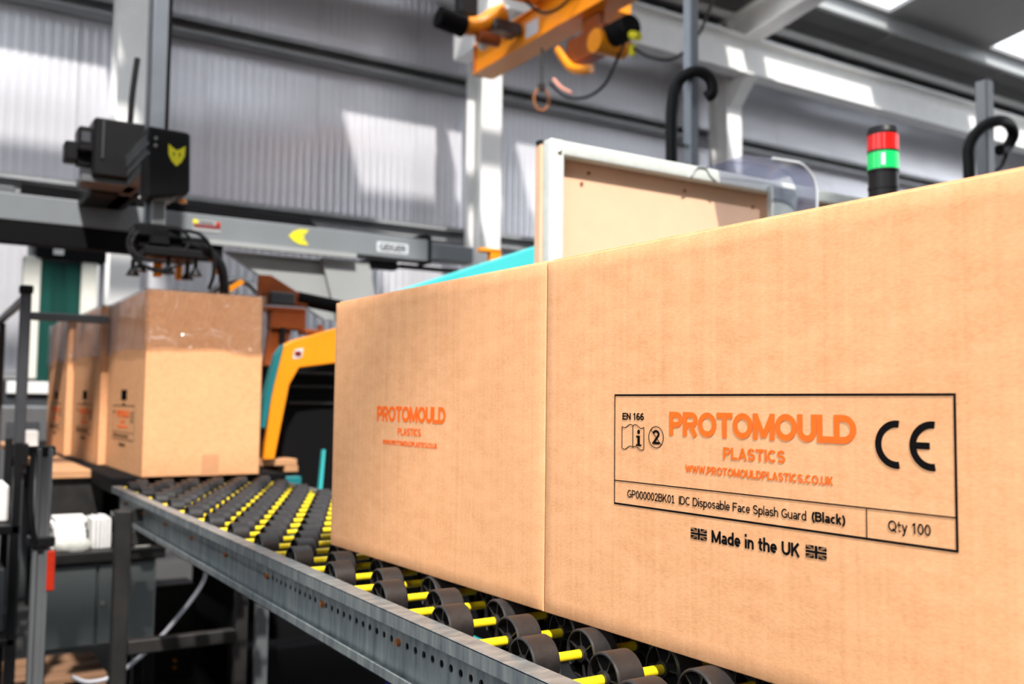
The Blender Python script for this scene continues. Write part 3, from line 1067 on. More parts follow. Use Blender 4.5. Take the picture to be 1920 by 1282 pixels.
for (x, z) in ((1.32, 1.615), (1.30, 1.588), (1.62, 1.612), (1.86, 1.60), (1.30, 1.2)):
    MB().cyl((x, 1.781, z), (x, 1.786, z), .004, 10).build('screw', M['rust'], gp)
MB().sphere((1.214, 1.7495, 1.643), .007, (1, .5, 1), 10).build('weld_spot', M['bolt'], gp, True)
# ragged weld seam on the top rail
MB().tube([(1.60, 1.7495, 1.636), (1.615, 1.7495, 1.645), (1.63, 1.7495, 1.665), (1.66, 1.7495, 1.668), (1.675, 1.7495, 1.652), (1.70, 1.7495, 1.638)], .0022, 6).build('weld_seam', M['girt'], gp)

# clear bent cover behind the guard panel
cv = thing('clear_bent_cover', (1.86, 1.88, 0), 'clear plastic bent cover sticking up over the fibreboard guard panel', 'cover')
def bent(off, zend):
    pts = [(1.70, 1.688 + off), (1.80, 1.695 + off), (1.89, 1.698 + off)]
    for i in range(1, 13):
        a = PI / 2 - i * PI / 2 / 12
        z = 1.623 + (.075 + off) * math.sin(a)
        if z > zend + .002:
            pts.append((1.89 + (.075 + off) * math.cos(a), z))
    if zend < 1.62:
        pts.append((1.965 + off, zend))
    return pts
def bent_sheet(y0, y1, zend):
    outer, inner = bent(0, zend), bent(-.004, zend)
    k = min(len(outer), len(inner))
    outer, inner = outer[:k], inner[:k]
    vs, fs = [], []
    for y in (y0, y1):
        vs += [(x, y, z) for x, z in outer] + [(x, y, z) for x, z in inner]
    for i in range(k - 1):
        fs += [(i, i + 1, 2 * k + i + 1, 2 * k + i), (k + i, 3 * k + i, 3 * k + i + 1, k + i + 1), (i, k + i, k + i + 1, i + 1), (2 * k + i, 2 * k + i + 1, 3 * k + i + 1, 3 * k + i)]
    return MB().raw(vs, fs)
bent_sheet(1.66, 1.722, 1.50).build('front_lip', M['clear'], cv, True)
bent_sheet(1.722, 2.35, 1.676).build('sheet', M['clear'], cv, True)
MB().tube([(x, 1.659, z) for x, z in bent(0, 1.50)[1:]], .0032, 6, 2).build('rim_highlight', M['sticker'], cv, True)  # white tube standing in for the bright highlight along the rim
MB().box((1.84, 1.86, 0), (1.88, 1.90, 1.693), .003).build('post', M['alu'], cv)

# stack light
sl_ = thing('stack_light', (1.866, 1.385, 0), 'signal tower with red lens over a lit green lens on a dark pole', 'signal light')
cx, cy = 1.866, 1.385
MB().cyl((cx, cy, 1.704), (cx, cy, 1.716), .0345, 28, .031).cyl((cx, cy, 1.698), (cx, cy, 1.704), .0345, 28).build('cap', M['black'], sl_, True)
def lens(z0, z1, m):
    q = MB()
    nseg = 48
    vs, fs = [], []
    for i in range(nseg):
        r = .0345 if i % 2 == 0 else .0335
        a = 2 * PI * i / nseg
        vs += [(cx + r * math.cos(a), cy + r * math.sin(a), z0), (cx + r * math.cos(a), cy + r * math.sin(a), z1)]
    for i in range(nseg):
        j = (i + 1) % nseg
        fs.append((2 * i, 2 * j, 2 * j + 1, 2 * i + 1))
    fs += [tuple(2 * i + 1 for i in range(nseg)), tuple(2 * i for i in range(nseg))[::-1]]
    q.raw(vs, fs)
    return q.build('lens', m, sl_)
lens(1.661, 1.698, M['redlens'])['label'] = 'red ribbed lens'
gl = lens(1.617, 1.657, M['greenlens'])
gl['label'] = 'lit green ribbed lens'
MB().cyl((cx - .0255, cy - .0195, 1.624), (cx - .0255, cy - .0195, 1.650), .0045, 12).build('lamp_core', M['greencore'], gl, True)
MB().cyl((cx, cy, 1.657), (cx, cy, 1.661), .0352, 28).build('joint_ring', M['black'], sl_, True)
MB().cyl((cx, cy, 1.612), (cx, cy, 1.617), .0352, 28).build('joint_ring', M['black'], sl_, True)
MB().cyl((cx, cy, 1.545), (cx, cy, 1.612), .033, 28).cyl((cx, cy, 1.572), (cx, cy, 1.578), .0345, 28).build('socket', M['black'], sl_, True)
MB().cyl((cx, cy, .01), (cx, cy, 1.545), .013, 14).build('pole', M['alu_dark'], sl_, True)
MB().cyl((cx, cy, 0), (cx, cy, .012), .09, 24).build('base', M['darksteel'], sl_, True)

# vertical masts of the machines behind the guard panel, each with a black cable loop
ms = thing('robot_mast', (2.302, 2.5, 0), 'tall thin grey mast with a black cable loop behind the guard panel', 'mast')
MB().box((2.280, 2.480, .0), (2.322, 2.520, 3.2), .004).build('profile', M['mast'], ms)
MB().tube([(2.212, 2.50, 1.3), (2.210, 2.50, 1.95), (2.214, 2.50, 2.13), (2.24, 2.50, 2.215), (2.285, 2.46, 2.252), (2.335, 2.44, 2.232), (2.350, 2.44, 2.185), (2.335, 2.46, 2.165)], .0215, 10).build('cable_loop', M['cable'], ms, True)
MB().box((2.26, 2.46, 0), (2.345, 2.54, .02), .002).build('foot', M['darksteel'], ms)
MB().cyl((2.225, 2.52, 2.0), (2.28, 2.52, 2.0), .008, 8).build('cable_clamp', M['alu'], ms)
ms2 = thing('robot_mast', (3.116, 1.9, 0), 'grey mast cut off short with a curled black hose, far right above the carton', 'mast')
MB().box((3.094, 1.878, 0), (3.138, 1.922, 2.215), .004).build('profile', M['alu'], ms2)
MB().box((3.098, 1.882, 2.215), (3.134, 1.918, 2.224), .002).build('end_cap', M['black'], ms2)
MB().tube([(3.03, 1.9, 1.3), (3.018, 1.9, 1.86), (3.022, 1.9, 1.97), (3.06, 1.88, 2.035), (3.13, 1.86, 2.068), (3.21, 1.87, 2.072), (3.255, 1.88, 2.045), (3.250, 1.9, 2.005), (3.20, 1.9, 1.985)], .0195, 10).build('cable_loop', M['cable'], ms2, True)
MB().tube([(3.25, 1.9, 2.0), (3.235, 1.9, 1.96), (3.20, 1.9, 1.92), (3.15, 1.9, 1.90)], .008, 8).build('hose_end', M['cable'], ms2, True)
MB().box((3.075, 1.86, 0), (3.16, 1.94, .02), .002).build('foot', M['darksteel'], ms2)

# ------------------------------------------------------------------ linear gantry robot above the open cartons
gr = thing('gantry_robot', (.63, 3.9, 0), 'grey linear gantry robot with black carriage hanging over the open carton', 'robot')
BY = 3.90
beam = MB().box((-.9, BY, 1.722), (1.975, BY + .11, 1.822), .004, seg=2).build('traverse_beam', M['beamgrey'], gr)
MB().box((-.9, BY + .004, 1.640), (1.04, BY + .07, 1.7215), .002).build('lower_rail', M['matblack'], beam)
MB().box((.98, BY - .012, 1.700), (1.62, BY + .0035, 1.7218), .002).build('trim_strip', M['lightgrey'], beam)
MB().box((1.976, BY - .004, 1.712), (1.990, BY + .114, 1.842), .002).build('end_plate', M['black'], beam)
MB().box((1.991, BY + .01, 1.735), (2.22, BY + .10, 1.812), .004).build('drive_housing', M['beamgrey'], beam)
MB().prism([(.30, 1.824), (1.445, 1.824), (1.405, 1.858), (.30, 1.862)], 1, BY + .01, BY + .06).build('cable_tray', M['matblack'], gr)
MB().prism([(1.44, 1.824), (1.95, 1.824), (1.95, 1.832), (1.44, 1.846)], 1, BY + .03, BY + .10).build('cover_strip', M['alu_dark'], gr)
MB().prism([(1.88, 1.823), (1.975, 1.823), (1.972, 1.85), (1.955, 1.846)], 1, BY, BY + .02).build('end_stop', M['black'], gr)
MB().box((-.9, BY + .02, 1.824), (.28, BY + .10, 1.850), .003).build('cable_duct', M['alu'], gr)
# flat print on the beam
yf = BY - .0008
def plate(name, pts, m, y0=yf, parent=beam):
    return MB().prism(pts, 1, y0 - .0012, y0).build(name, m, parent)
def fox(cx_, cz_, s, rot):
    pts = [(0, -.5), (-.22, -.28), (-.36, .02), (-.38, .5), (-.2, .36), (0, .24), (.2, .36), (.38, .5), (.36, .02), (.22, -.28)]
    c, d = math.cos(rot), math.sin(rot)
    return [(cx_ + (x * c - z * d) * s, cz_ + (x * d + z * c) * s) for x, z in pts]
plate('yellow_logo', fox(1.357, 1.773, .088, R(-90)), M['yellow_sign'])
for (dx, dz) in ((.012, .013), (.012, -.013)):
    plate('logo_eye', [(1.357 + dx, 1.773 + dz - .003), (1.357 + dx + .016, 1.773 + dz), (1.357 + dx, 1.773 + dz + .003)], M['beamgrey'], yf - .0013)
plate('name_plate', [(1.722, 1.744), (1.868, 1.744), (1.872, 1.748), (1.872, 1.786), (1.868, 1.790), (1.722, 1.790), (1.718, 1.786), (1.718, 1.748)], M['sticker'])
gv = text_fit('GEIGER', 1.729, 1.861, 1.752, 1.782, .22, .06)
me = ink_mesh('name_lettering', gv, M['alu_dark'], lambda s, z, d: (s - .63, yf - .0013 - d - BY, z), .0006)
link_mesh('name_lettering', me, beam)
plate('warning_sticker', [(.915, 1.752), (1.028, 1.752), (1.028, 1.800), (.915, 1.800)], M['lightgrey'])
plate('sticker_symbol', [(.918 + .011 * math.cos(a) + .008, 1.790 + .009 * math.sin(a)) for a in [2 * PI * i / 12 for i in range(12)]], M['yellow_sign'], yf - .0013)
plate('sticker_symbol', [(1.017 + .010 * math.cos(a), 1.789 + .009 * math.sin(a)) for a in [2 * PI * i / 12 for i in range(12)]], M['red'], yf - .0013)
plate('sticker_band', [(.920, 1.768), (1.026, 1.768), (1.026, 1.780), (.920, 1.780)], M['darkred'], yf - .0013)
plate('sticker_line', [(.945, 1.786), (.998, 1.786), (.998, 1.791), (.945, 1.791)], M['alu_dark'], yf - .0013)
# bracket plates holding the beam on the moulding machine
MB().prism([(1.06, 1.690), (1.48, 1.690), (1.60, 1.43), (1.50, 1.43)], 1, 3.95, 3.975).build('bracket_plate', M['lightgrey'], gr)
MB().prism([(1.473, 1.698), (1.695, 1.698), (1.76, 1.40), (1.56, 1.40)], 1, 3.93, 3.949).build('bracket_plate', M['lightgrey'], gr)
MB().box((1.68, 3.935, 1.675), (1.84, 3.99, 1.712), .004).build('bracket_block', M['black'], gr)
MB().box((1.85, 3.935, 1.690), (2.2, 3.99, 1.705), .002).build('lower_tray', M['black'], gr)
# kick arm, carriage, mast
MB().prism([(.575, 1.900), (.585, 1.800), (.63, 1.800), (.63, 1.905)], 1, 3.10, 3.90).build('kick_arm', M['alu'], gr)
MB().box((.577, 3.08, 1.862), (.583, 3.88, 1.872)).box((.580, 3.08, 1.832), (.586, 3.88, 1.842)).build('arm_slot', M['alu'], gr)
cr_ = MB().prism([(.584, 1.700), (.705, 1.722), (.714, 1.735), (.709, 1.915), (.700, 1.922), (.580, 1.925)], 1, 3.085, 3.20, .006).build('carriage', M['black'], gr)
plate('yellow_logo', fox(.668, 1.842, .068, 0), M['yellow_sign'], 3.0842, cr_)
for (dx, dz) in ((-.009, .008), (.009, .008)):
    plate('logo_eye', [(.668 + dx - .003, 1.842 + dz), (.668 + dx, 1.842 + dz - .014), (.668 + dx + .003, 1.842 + dz)], M['black'], 3.0829, cr_)
for z in (1.887, 1.864):
    MB().cyl((.603, 3.078, z), (.603, 3.086, z), .006, 10).build('screw', M['bolt'], cr_)
mo = MB().box((.47, 3.42, 1.82), (.64, 3.58, 2.02), .008).build('drive_motor', M['black'], gr)
MB().box((.425, 3.43, 1.90), (.475, 3.53, 1.985), .006).build('motor_connector', M['black'], mo)
MB().box((.388, 3.45, 1.868), (.43, 3.52, 1.934), .005).box((.428, 3.46, 1.86), (.47, 3.51, 1.895), .003).build('motor_connector', M['black'], mo)
MB().box((.434, 3.4265, 1.93), (.462, 3.43, 1.965), .001).build('connector_face', M['alu_dark'], mo)
MB().box((.497, 3.414, 1.88), (.503, 3.42, 2.01)).build('edge_strip', M['alu_dark'], mo)
MB().box((.44, 3.44, 1.80), (.62, 3.56, 1.825), .003).build('motor_flange', M['alu'], mo)
MB().box((.49, 3.60, 1.80), (.66, 3.90, 2.0), .008).build('gearbox', M['black'], gr)
MB().tube([(.597, 3.5, 2.02), (.600, 3.5, 2.12), (.606, 3.5, 2.2), (.613, 3.5, 2.272)], .0105, 10).build('cable_rod', M['cable'], gr, True)
mst = MB().box((.606, 3.20, 1.60), (.656, 3.25, 3.3), .004).build('mast', M['mast'], gr)
MB().box((.652, 3.196, 1.93), (.664, 3.254, 3.3), .002).build('rack_strip', M['matblack'], mst)
MB().box((.597, 3.205, 1.93), (.606, 3.245, 3.3), .002).build('edge_strip', M['alu_dark'], mst)
MB().box((.612, 3.14, 1.60), (.652, 3.18, 1.735), .003).build('arm_end', M['lightgrey'], gr)
for x in (.622, .632, .642):
    MB().box((x - .0015, 3.1385, 1.61), (x + .0015, 3.1402, 1.70)).build('arm_groove', M['alu_dark'], gr)
MB().box((.59, 3.12, 1.705), (.675, 3.20, 1.722), .003).build('arm_flange', M['lightgrey'], gr)
MB().cyl((.70, 3.12, 1.70), (.70, 3.12, 1.712), .012, 12).build('orange_nipple', M['orange'], gr, True)
# gripper head with hoses
MB().box((.555, 3.10, 1.577), (.70, 3.21, 1.622), .008).build('valve_block', M['black'], gr)
MB().tube([(.56, 3.11, 1.60), (.535, 3.10, 1.56), (.55, 3.09, 1.51), (.60, 3.085, 1.475), (.66, 3.09, 1.47)], .005, 8).build('air_hose', M['cable'], gr, True)
MB().tube([(.69, 3.10, 1.61), (.75, 3.09, 1.60), (.79, 3.09, 1.55), (.80, 3.10, 1.48), (.79, 3.12, 1.43)], .006, 8).build('air_hose', M['cable'], gr, True)
gh = MB().box((.60, 3.10, 1.555), (.66, 3.24, 1.605), .006).box((.555, 3.12, 1.545), (.735, 3.22, 1.575), .006).build('gripper_head', M['black'], gr)
MB().box((.58, 3.08, 1.518), (.76, 3.24, 1.548), .006).build('gripper_plate', M['black'], gh)
for i, (x, y) in enumerate(((.575, 3.11), (.66, 3.11), (.745, 3.11), (.575, 3.22), (.745, 3.22))):
    MB().cyl((x, y, 1.49), (x, y, 1.52), .007, 10).cyl((x, y, 1.468), (x, y, 1.49), .022, 14, .010).build('suction_cup', M['black'], gh, True)
MB().tube([(.655, 3.15, 1.568), (.72, 3.13, 1.572), (.78, 3.12, 1.555), (.825, 3.12, 1.51), (.845, 3.14, 1.45), (.85, 3.16, 1.41)], .016, 10).build('air_hose', M['cable'], gr, True)
MB().tube([(.60, 3.12, 1.60), (.56, 3.10, 1.585), (.545, 3.09, 1.54), (.575, 3.08, 1.505), (.64, 3.08, 1.50)], .006, 8).build('air_hose', M['cable'], gr, True)
MB().tube([(.62, 3.12, 1.60), (.68, 3.09, 1.61), (.72, 3.09, 1.58), (.70, 3.09, 1.54)], .005, 8).build('air_hose', M['cable'], gr, True)
MB().tube([(.56, 3.12, 1.53), (.58, 3.10, 1.49), (.64, 3.09, 1.478), (.70, 3.10, 1.50)], .004, 8).build('air_hose', M['cable'], gr, True)
MB().box((.646, 3.25, 1.475), (.672, 3.275, 1.54), .003).build('orange_bracket', M['orange'], gr)
MB().box((.716, 3.25, 1.470), (.736, 3.275, 1.53), .003).build('orange_bracket', M['orange'], gr)
MB().tube([(.775, 3.17, 1.565), (.81, 3.17, 1.54), (.835, 3.17, 1.49)], .009, 8).build('orange_hose', M['orange'], gr, True)

# ------------------------------------------------------------------ moulding machine: orange guard, dark body, turquoise covers
mm = thing('moulding_machine', (1.6, 3.6, 0), 'turquoise and black moulding machine with orange guard arm behind the cartons', 'machine')
MB().prism([(1.092, 1.270), (1.128, 1.288), (1.70, 1.470), (1.70, 1.34), (1.30, 1.215), (1.152, 1.192), (1.118, 1.13), (1.072, .87), (1.035, .87), (1.060, 1.13)], 1, 3.27, 3.30, .003).build('guard_arm', M['orange'], mm)
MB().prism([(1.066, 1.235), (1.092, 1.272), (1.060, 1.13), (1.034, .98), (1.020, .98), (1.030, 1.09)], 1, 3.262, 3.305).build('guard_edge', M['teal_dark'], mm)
MB().prism([(1.128, 1.222), (1.160, 1.228), (1.166, 1.262), (1.134, 1.255)], 1, 3.2685, 3.27).build('warning_sticker', M['sticker'], mm)
MB().box((1.135, 3.2670, 1.232), (1.158, 3.2685, 1.250)).build('sticker_print', M['darkred'], mm)
MB().box((1.13, 3.40, .20), (2.6, 4.6, 1.225), .01).build('machine_body', M['matblack'], mm)
for z in (1.06, 1.12, 1.17):
    MB().box((1.16, 3.385, z), (1.7, 3.40, z + .012), .003).build('body_rib', M['darksteel'], mm)
MB().box((1.02, 3.3, 0), (2.8, 4.7, .22), .01).build('machine_base', M['matblack'], mm)
MB().box((1.02, 3.30, .845), (1.165, 3.40, .868), .002).box((1.12, 3.30, .822), (1.17, 3.38, .844), .002).build('wooden_ledge', M['wood'], mm)
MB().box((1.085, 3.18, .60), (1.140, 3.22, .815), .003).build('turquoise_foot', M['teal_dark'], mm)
MB().prism([(1.238, .70), (1.250, .70), (1.262, .90), (1.254, .90)], 1, 3.28, 3.30).build('turquoise_edge', M['teal'], mm)
MB().prism([(1.10, 1.365), (1.268, 1.425), (1.76, 1.608), (1.76, 1.30), (1.10, 1.22)], 1, 2.60, 2.66, .003).build('sloping_cover', M['teal'], mm)
MB().box((1.14, 1.95, .42), (1.20, 2.30, .50), .006).build('lower_tray', M['teal'], mm)
MB().box((1.02, 3.38, 1.40), (1.212, 3.48, 1.415), .003).build('bracket_web', M['rustorange'], mm)
MB().prism([(1.045, 1.530), (1.085, 1.530), (1.225, 1.455), (1.225, 1.425), (1.045, 1.425)], 1, 3.40, 3.44, .002).build('bracket_gusset', M['rustorange'], mm)
MB().box((1.085, 3.385, 1.335), (1.215, 3.45, 1.412), .003).build('bracket_block', M['rustorange'], mm)
MB().prism([(1.085, 1.335), (1.165, 1.335), (1.135, 1.20), (1.070, 1.20)], 1, 3.40, 3.44, .002).build('bracket_foot', M['rustorange'], mm)
MB().box((1.075, 3.37, 1.425), (1.165, 3.40, 1.468), .003).build('valve_block', M['alu_dark'], mm)
MB().cyl((1.19, 3.42, 1.455), (1.42, 3.42, 1.425), .026, 16).build('hydraulic_pipe', M['matblack'], mm, True)
MB().cyl((1.128, 3.39, 1.28), (1.128, 3.39, 1.34), .012, 10).build('guard_pin', M['black'], mm, True)
MB().box((1.19, 3.32, 1.318), (1.29, 3.40, 1.334), .002).cyl((1.262, 3.36, 1.33), (1.262, 3.36, 1.355), .010, 10).build('guard_clamp', M['rustorange'], mm)
MB().tube([(.915, 3.62, 1.46), (.95, 3.60, 1.50), (1.0, 3.60, 1.525), (1.06, 3.60, 1.52), (1.10, 3.58, 1.48)], .014, 10).build('grey_hose', M['alu_dark'], mm, True)
MB().tube([(.915, 3.62, 1.42), (.95, 3.62, 1.445), (1.02, 3.6, 1.455), (1.10, 3.58, 1.44)], .016, 10).build('grey_hose', M['alu'], mm, True)
MB().prism([(.915, 1.455), (1.015, 1.525), (1.028, 1.512), (.925, 1.438)], 1, 3.54, 3.56).build('yellow_strip', M['orange'], mm)
MB().box((.92, 3.70, 1.40), (1.12, 3.74, 1.43), .003).box((1.28, 4.4, 1.225), (1.34, 4.44, 1.43), .003).build('pipe_tray', M['lightgrey'], mm)
# orange peg rising beyond the turquoise cover
MB().box((1.66, 2.80, 1.54), (1.70, 2.83, 1.60), .002).box((1.62, 2.80, 1.592), (1.70, 2.83, 1.606), .002).cyl((1.68, 2.815, 1.30), (1.68, 2.815, 1.54), .012, 8).build('orange_hook', M['orange'], mm)

# ------------------------------------------------------------------ overhead crane, orange
oc = thing('overhead_crane', (3.9, 6.0, 3.85), 'orange overhead crane beam with hoist and hanging cables', 'crane')
cb = MB().box((3.79, -1.0, 3.87), (4.0, 6.95, 3.885), .003).box((3.79, -1.0, 4.115), (4.0, 6.95, 4.13), .003).box((3.82, -1.0, 3.885), (3.90, 6.95, 4.115), .003).build('bridge_beam', M['orange'], oc)
MB().box((3.80, 6.951, 3.87), (3.99, 6.965, 4.13), .003).build('end_plate', M['rustorange'], cb)
MB().box((3.8170, 5.98, 3.93), (3.8199, 6.16, 4.05), .0005).build('rating_plate', M['sticker'], cb)
MB().box((3.83, 6.75, 4.13), (3.97, 7.38, 4.55), .01).box((3.85, 7.0, 4.55), (3.95, 7.43, 4.85), .01).build('hanger', M['white'], oc)
MB().box((3.52, 5.75, 4.14), (4.55, 6.02, 4.34), .012).build('end_truck', M['orange'], oc)
MB().cyl((3.12, 6.3, 4.0), (3.34, 6.3, 3.97), .085, 16).build('travel_motor', M['matblack'], oc, True)
MB().box((3.30, 6.28, 4.07), (3.46, 6.40, 4.24), .012).build('motor_box', M['black'], oc)
MB().tube([(3.30, 6.3, 3.98), (3.40, 6.3, 3.985), (3.50, 6.28, 4.02), (3.58, 6.25, 4.09), (3.66, 6.2, 4.13)], [.07 + .0 * i for i in range(25)], 12).build('gear_casing', M['orange'], oc, True)
MB().cyl((3.44, 6.25, 3.90), (3.62, 6.25, 3.90), .05, 12).build('gear_shaft', M['rustorange'], oc, True)
MB().box((3.55, 6.18, 3.97), (3.80, 6.34, 4.06), .01).build('gear_arm', M['alu_dark'], oc)
MB().sphere((3.60, 6.45, 3.95), .05, (1, 1, 1.3), 12).build('white_buffer', M['white'], oc, True)
ho = MB().box((3.86, 5.10, 3.66), (3.98, 5.55, 3.868), .02, seg=2).build('hoist_body', M['rustorange'], oc)
MB().cyl((3.80, 5.12, 3.72), (4.06, 5.12, 3.72), .085, 16).build('hoist_motor', M['orange'], ho, True)
MB().cyl((3.92, 4.86, 3.76), (3.92, 5.10, 3.76), .085, 16).build('hoist_drum', M['matblack'], ho, True)
MB().tube([(3.84, 5.62, 3.82), (3.86, 5.5, 3.66), (3.87, 5.38, 3.60), (3.90, 5.28, 3.585)], .035, 10).build('hoist_arm', M['orange'], ho, True)
MB().cyl((3.92, 4.78, 3.66), (3.92, 4.86, 3.70), .03, 10).build('hoist_knob', M['yellow_sign'], ho, True)
MB().cyl((3.80, 5.78, 3.56), (3.80, 5.78, 3.87), .010, 8).build('chain', M['darksteel'], ho)
MB().tube([(3.80 + .055 * math.sin(a) , 5.78 - .02 * math.sin(a), 3.475 + .085 * math.cos(a)) for a in [2 * PI * i / 14 for i in range(14)]], .010, 8, 3).build('hook', M['rust'], ho, True)
MB().box((3.775, 5.755, 3.54), (3.825, 5.805, 3.60), .008).build('hook_block', M['darksteel'], ho)
MB().tube([(3.82, 5.7, 3.58), (3.85, 5.55, 3.45), (3.90, 5.36, 3.395), (3.95, 5.20, 3.45), (3.98, 5.10, 3.60), (4.0, 5.02, 3.74)], .011, 8).build('control_cable', M['cable'], ho, True)
MB().tube([(3.82, 5.65, 3.60), (3.84, 5.58, 3.52), (3.87, 5.48, 3.455)], .012, 8).build('cable_sleeve', M['copper'], ho, True)
MB().tube([(4.0, 4.95, 3.66), (4.05, 4.82, 3.56), (4.10, 4.62, 3.50), (4.16, 4.46, 3.62), (4.20, 4.36, 3.85), (4.22, 4.30, 4.1)], .011, 8).build('control_cable', M['cable'], ho, True)
MB().box((3.985, 4.93, 3.60), (4.02, 4.97, 3.68), .004).build('cable_clip', M['yellow_sign'], ho)
MB().tube([(3.72, 6.1, 4.3), (3.70, 5.95, 4.12), (3.74, 5.75, 3.98), (3.78, 5.5, 4.02), (3.79, 5.2, 4.25)], .012, 8).build('festoon_cable', M['cable'], oc, True)

oc.location = (4.02, 6.0, 3.85)
for part in oc.children:
    if part.name.startswith('hoist_body'):
        part.location = (0, .12, -.10)
MB().box((4.0, 5.30, 3.76), (4.06, 5.50, 3.87), .006).build('hoist_hanger', M['rustorange'], oc)

# ------------------------------------------------------------------ left side: guard frame, cream machine with green door, bench and bits
gf = thing('safety_fence', (.29, 3.4, 0), 'dark aluminium profile guard frame left of the open cartons', 'frame')
MB().box((.272, 3.385, .02), (.304, 3.417, 1.405), .003).build('post', M['alu_dark'], gf)
MB().box((.268, 3.381, 1.405), (.308, 3.421, 1.432), .004).build('end_cap', M['black'], gf)
MB().box((.276, 3.417, 1.380), (.300, 5.2, 1.404), .003).build('top_bar', M['alu_dark'], gf)
MB().box((.305, 3.39, 1.322), (.535, 3.412, 1.348), .003).build('crossbar', M['alu_dark'], gf)
MB().box((.272, 4.40, .02), (.304, 4.432, 1.378), .003).build('post', M['alu_dark'], gf)
MB().box((.276, 3.417, .70), (.300, 5.2, .724), .003).build('lower_bar', M['alu_dark'], gf)
for (x, y) in ((.288, 3.401), (.288, 4.416)):
    MB().box((x - .03, y - .03, 0), (x + .03, y + .03, .02), .002).build('foot', M['black'], gf)
MB().box((.262, 3.35, .858), (.312, 3.384, .93), .004).build('clamp', M['black'], gf)

gm = thing('cream_cabinet', (.75, 6.7, 0), 'cream framed machine cabinet with a dark green door beyond the cartons', 'cabinet')
MB().box((.53, 6.52, 1.19), (.63, 6.62, 1.95), .008).build('frame_post', M['cream'], gm)
MB().box((.86, 6.52, 1.19), (.955, 6.62, 1.945), .008).build('frame_post', M['cream'], gm)
dr = MB().box((.625, 6.54, 1.18), (.865, 6.60, 1.93), .004).build('door', M['green'], gm)
for x in (.70, .78):
    MB().box((x - .004, 6.53, 1.22), (x + .004, 6.54, 1.90), .001).build('door_rib', M['green'], dr)
MB().box((.70, 6.52, 1.43), (.745, 6.541, 1.46), .003).build('door_handle', M['matblack'], dr)
MB().box((.60, 6.50, 1.94), (1.0, 6.66, 2.06), .008).build('top_box', M['matblack'], gm)
MB().box((.66, 6.485, 2.035), (.76, 6.50, 2.06), .003).box((.69, 6.49, 1.965), (.75, 6.50, 2.0), .003).build('lamp_strip', M['white'], gm)
MB().cyl((.575, 6.57, 1.95), (.575, 6.57, 2.06), .022, 10).build('mast_stub', M['lightgrey'], gm, True)
MB().cyl((.985, 6.55, 1.2), (.985, 6.55, 2.0), .018, 10).build('conduit', M['alu'], gm, True)
MB().box((.45, 6.55, 0), (1.05, 7.3, 1.185), .01).build('cabinet_body', M['alu_dark'], gm)
MB().box((.47, 6.52, 1.10), (.72, 6.55, 1.175), .004).build('ledge', M['white'], gm)
sb = thing('grey_machine_housing', (.5, 5.85, 0), 'dark grey machine housing behind the guard frame', 'machine')
MB().box((.30, 5.75, 0), (.70, 6.3, 1.03), .01).build('housing', M['alu'], sb)
MB().box((.42, 5.735, .60), (.58, 5.75, .95), .004).build('housing_door', M['alu_dark'], sb)
MB().box((.565, 5.735, .74), (.574, 5.742, .84), .002).build('handle', M['black'], sb)
wb = MB().box((.40, 4.82, .8480), (.485, 5.0, .925), .004).build('white_box', M['paper'], origin=(.48, 4.9, .848))
tag(wb, 'small white box standing on the plywood board beside the last carton', 'box')

be = thing('low_bench', (.47, 3.1, 0), 'dark bench with grey-green cabinet beneath, left of the conveyor end', 'bench')
MB().box((.315, 3.0, .600), (.525, 3.22, .632), .004).box((.525, 3.0, .600), (.66, 3.10, .632), .004).build('bench_top', M['darksteel'], be)
MB().box((.325, 3.03, .350), (.64, 3.20, .600), .004).build('cabinet_body', M['cabinet'], be)
dd = MB().box((.478, 3.020, .360), (.636, 3.03, .592), .003).build('door', M['cabinet'], be)
MB().cyl((.490, 3.010, .48), (.490, 3.021, .48), .006, 10).build('knob', M['bolt'], dd, True)
MB().box((.328, 3.020, .360), (.472, 3.03, .592), .003).build('door', M['cabinet'], be)
for (x, y) in ((.335, 3.04), (.63, 3.04), (.335, 3.19), (.63, 3.19)):
    MB().box((x - .012, y - .012, 0), (x + .012, y + .012, .350), .002).build('leg', M['matblack'], be)

def sheets(name, x0, x1, y0, y1, z0, z1, n, label, tilt=0.0):
    o = thing(name, ((x0 + x1) / 2, (y0 + y1) / 2, z0), label, 'paper stack')
    for i in range(n):
        if tilt == 0:
            h = (z1 - z0) / n
            j = random.uniform(-.006, .006)
            MB().box((x0 + j, y0, z0 + i * h), (x1 + j, y1, z0 + (i + 1) * h * 1.0 - .0008), .001).build('sheet', M['paper'], o)
        else:
            w = (x1 - x0) / n
            MB().box((x0 + i * w, y0 + random.uniform(0, .01), z0), (x0 + (i + 1) * w - .002, y1, z1 - random.uniform(0, .01)), .001).build('sheet', M['paper'], o)
    return o
sheets('paper_stack', .362, .448, 3.09, 3.20, .6325, .722, 6, 'flat stack of white sheets on the dark bench')
sheets('paper_stack', .462, .515, 3.05, 3.18, .6325, .722, 5, 'upright white folders leaning beside the sheet stack', 1.0)
def sack(loc, r, sc, label):
    b = bmesh.new()
    bmesh.ops.create_icosphere(b, subdivisions=3, radius=r)
    for v in b.verts:
        n = noise.noise(v.co * 14 + Vector(loc)) * .25
        v.co *= 1 + n
        v.co = Vector((v.co.x * sc[0], v.co.y * sc[1], max(v.co.z * sc[2], -r * sc[2] * .55)))
    mz = min(v.co.z for v in b.verts)
    for v in b.verts:
        v.co.z -= mz
    m = MB()
    m._add(b)
    me = m.mesh('crumpled_bag', M['bag'], True)
    o = link_mesh('crumpled_bag', me, None, loc)
    return tag(o, label, 'bag')
sack((.405, 3.045, .6325), .036, (1.35, .8, .8), 'crumpled off-white bag in front of the sheet stack on the bench')
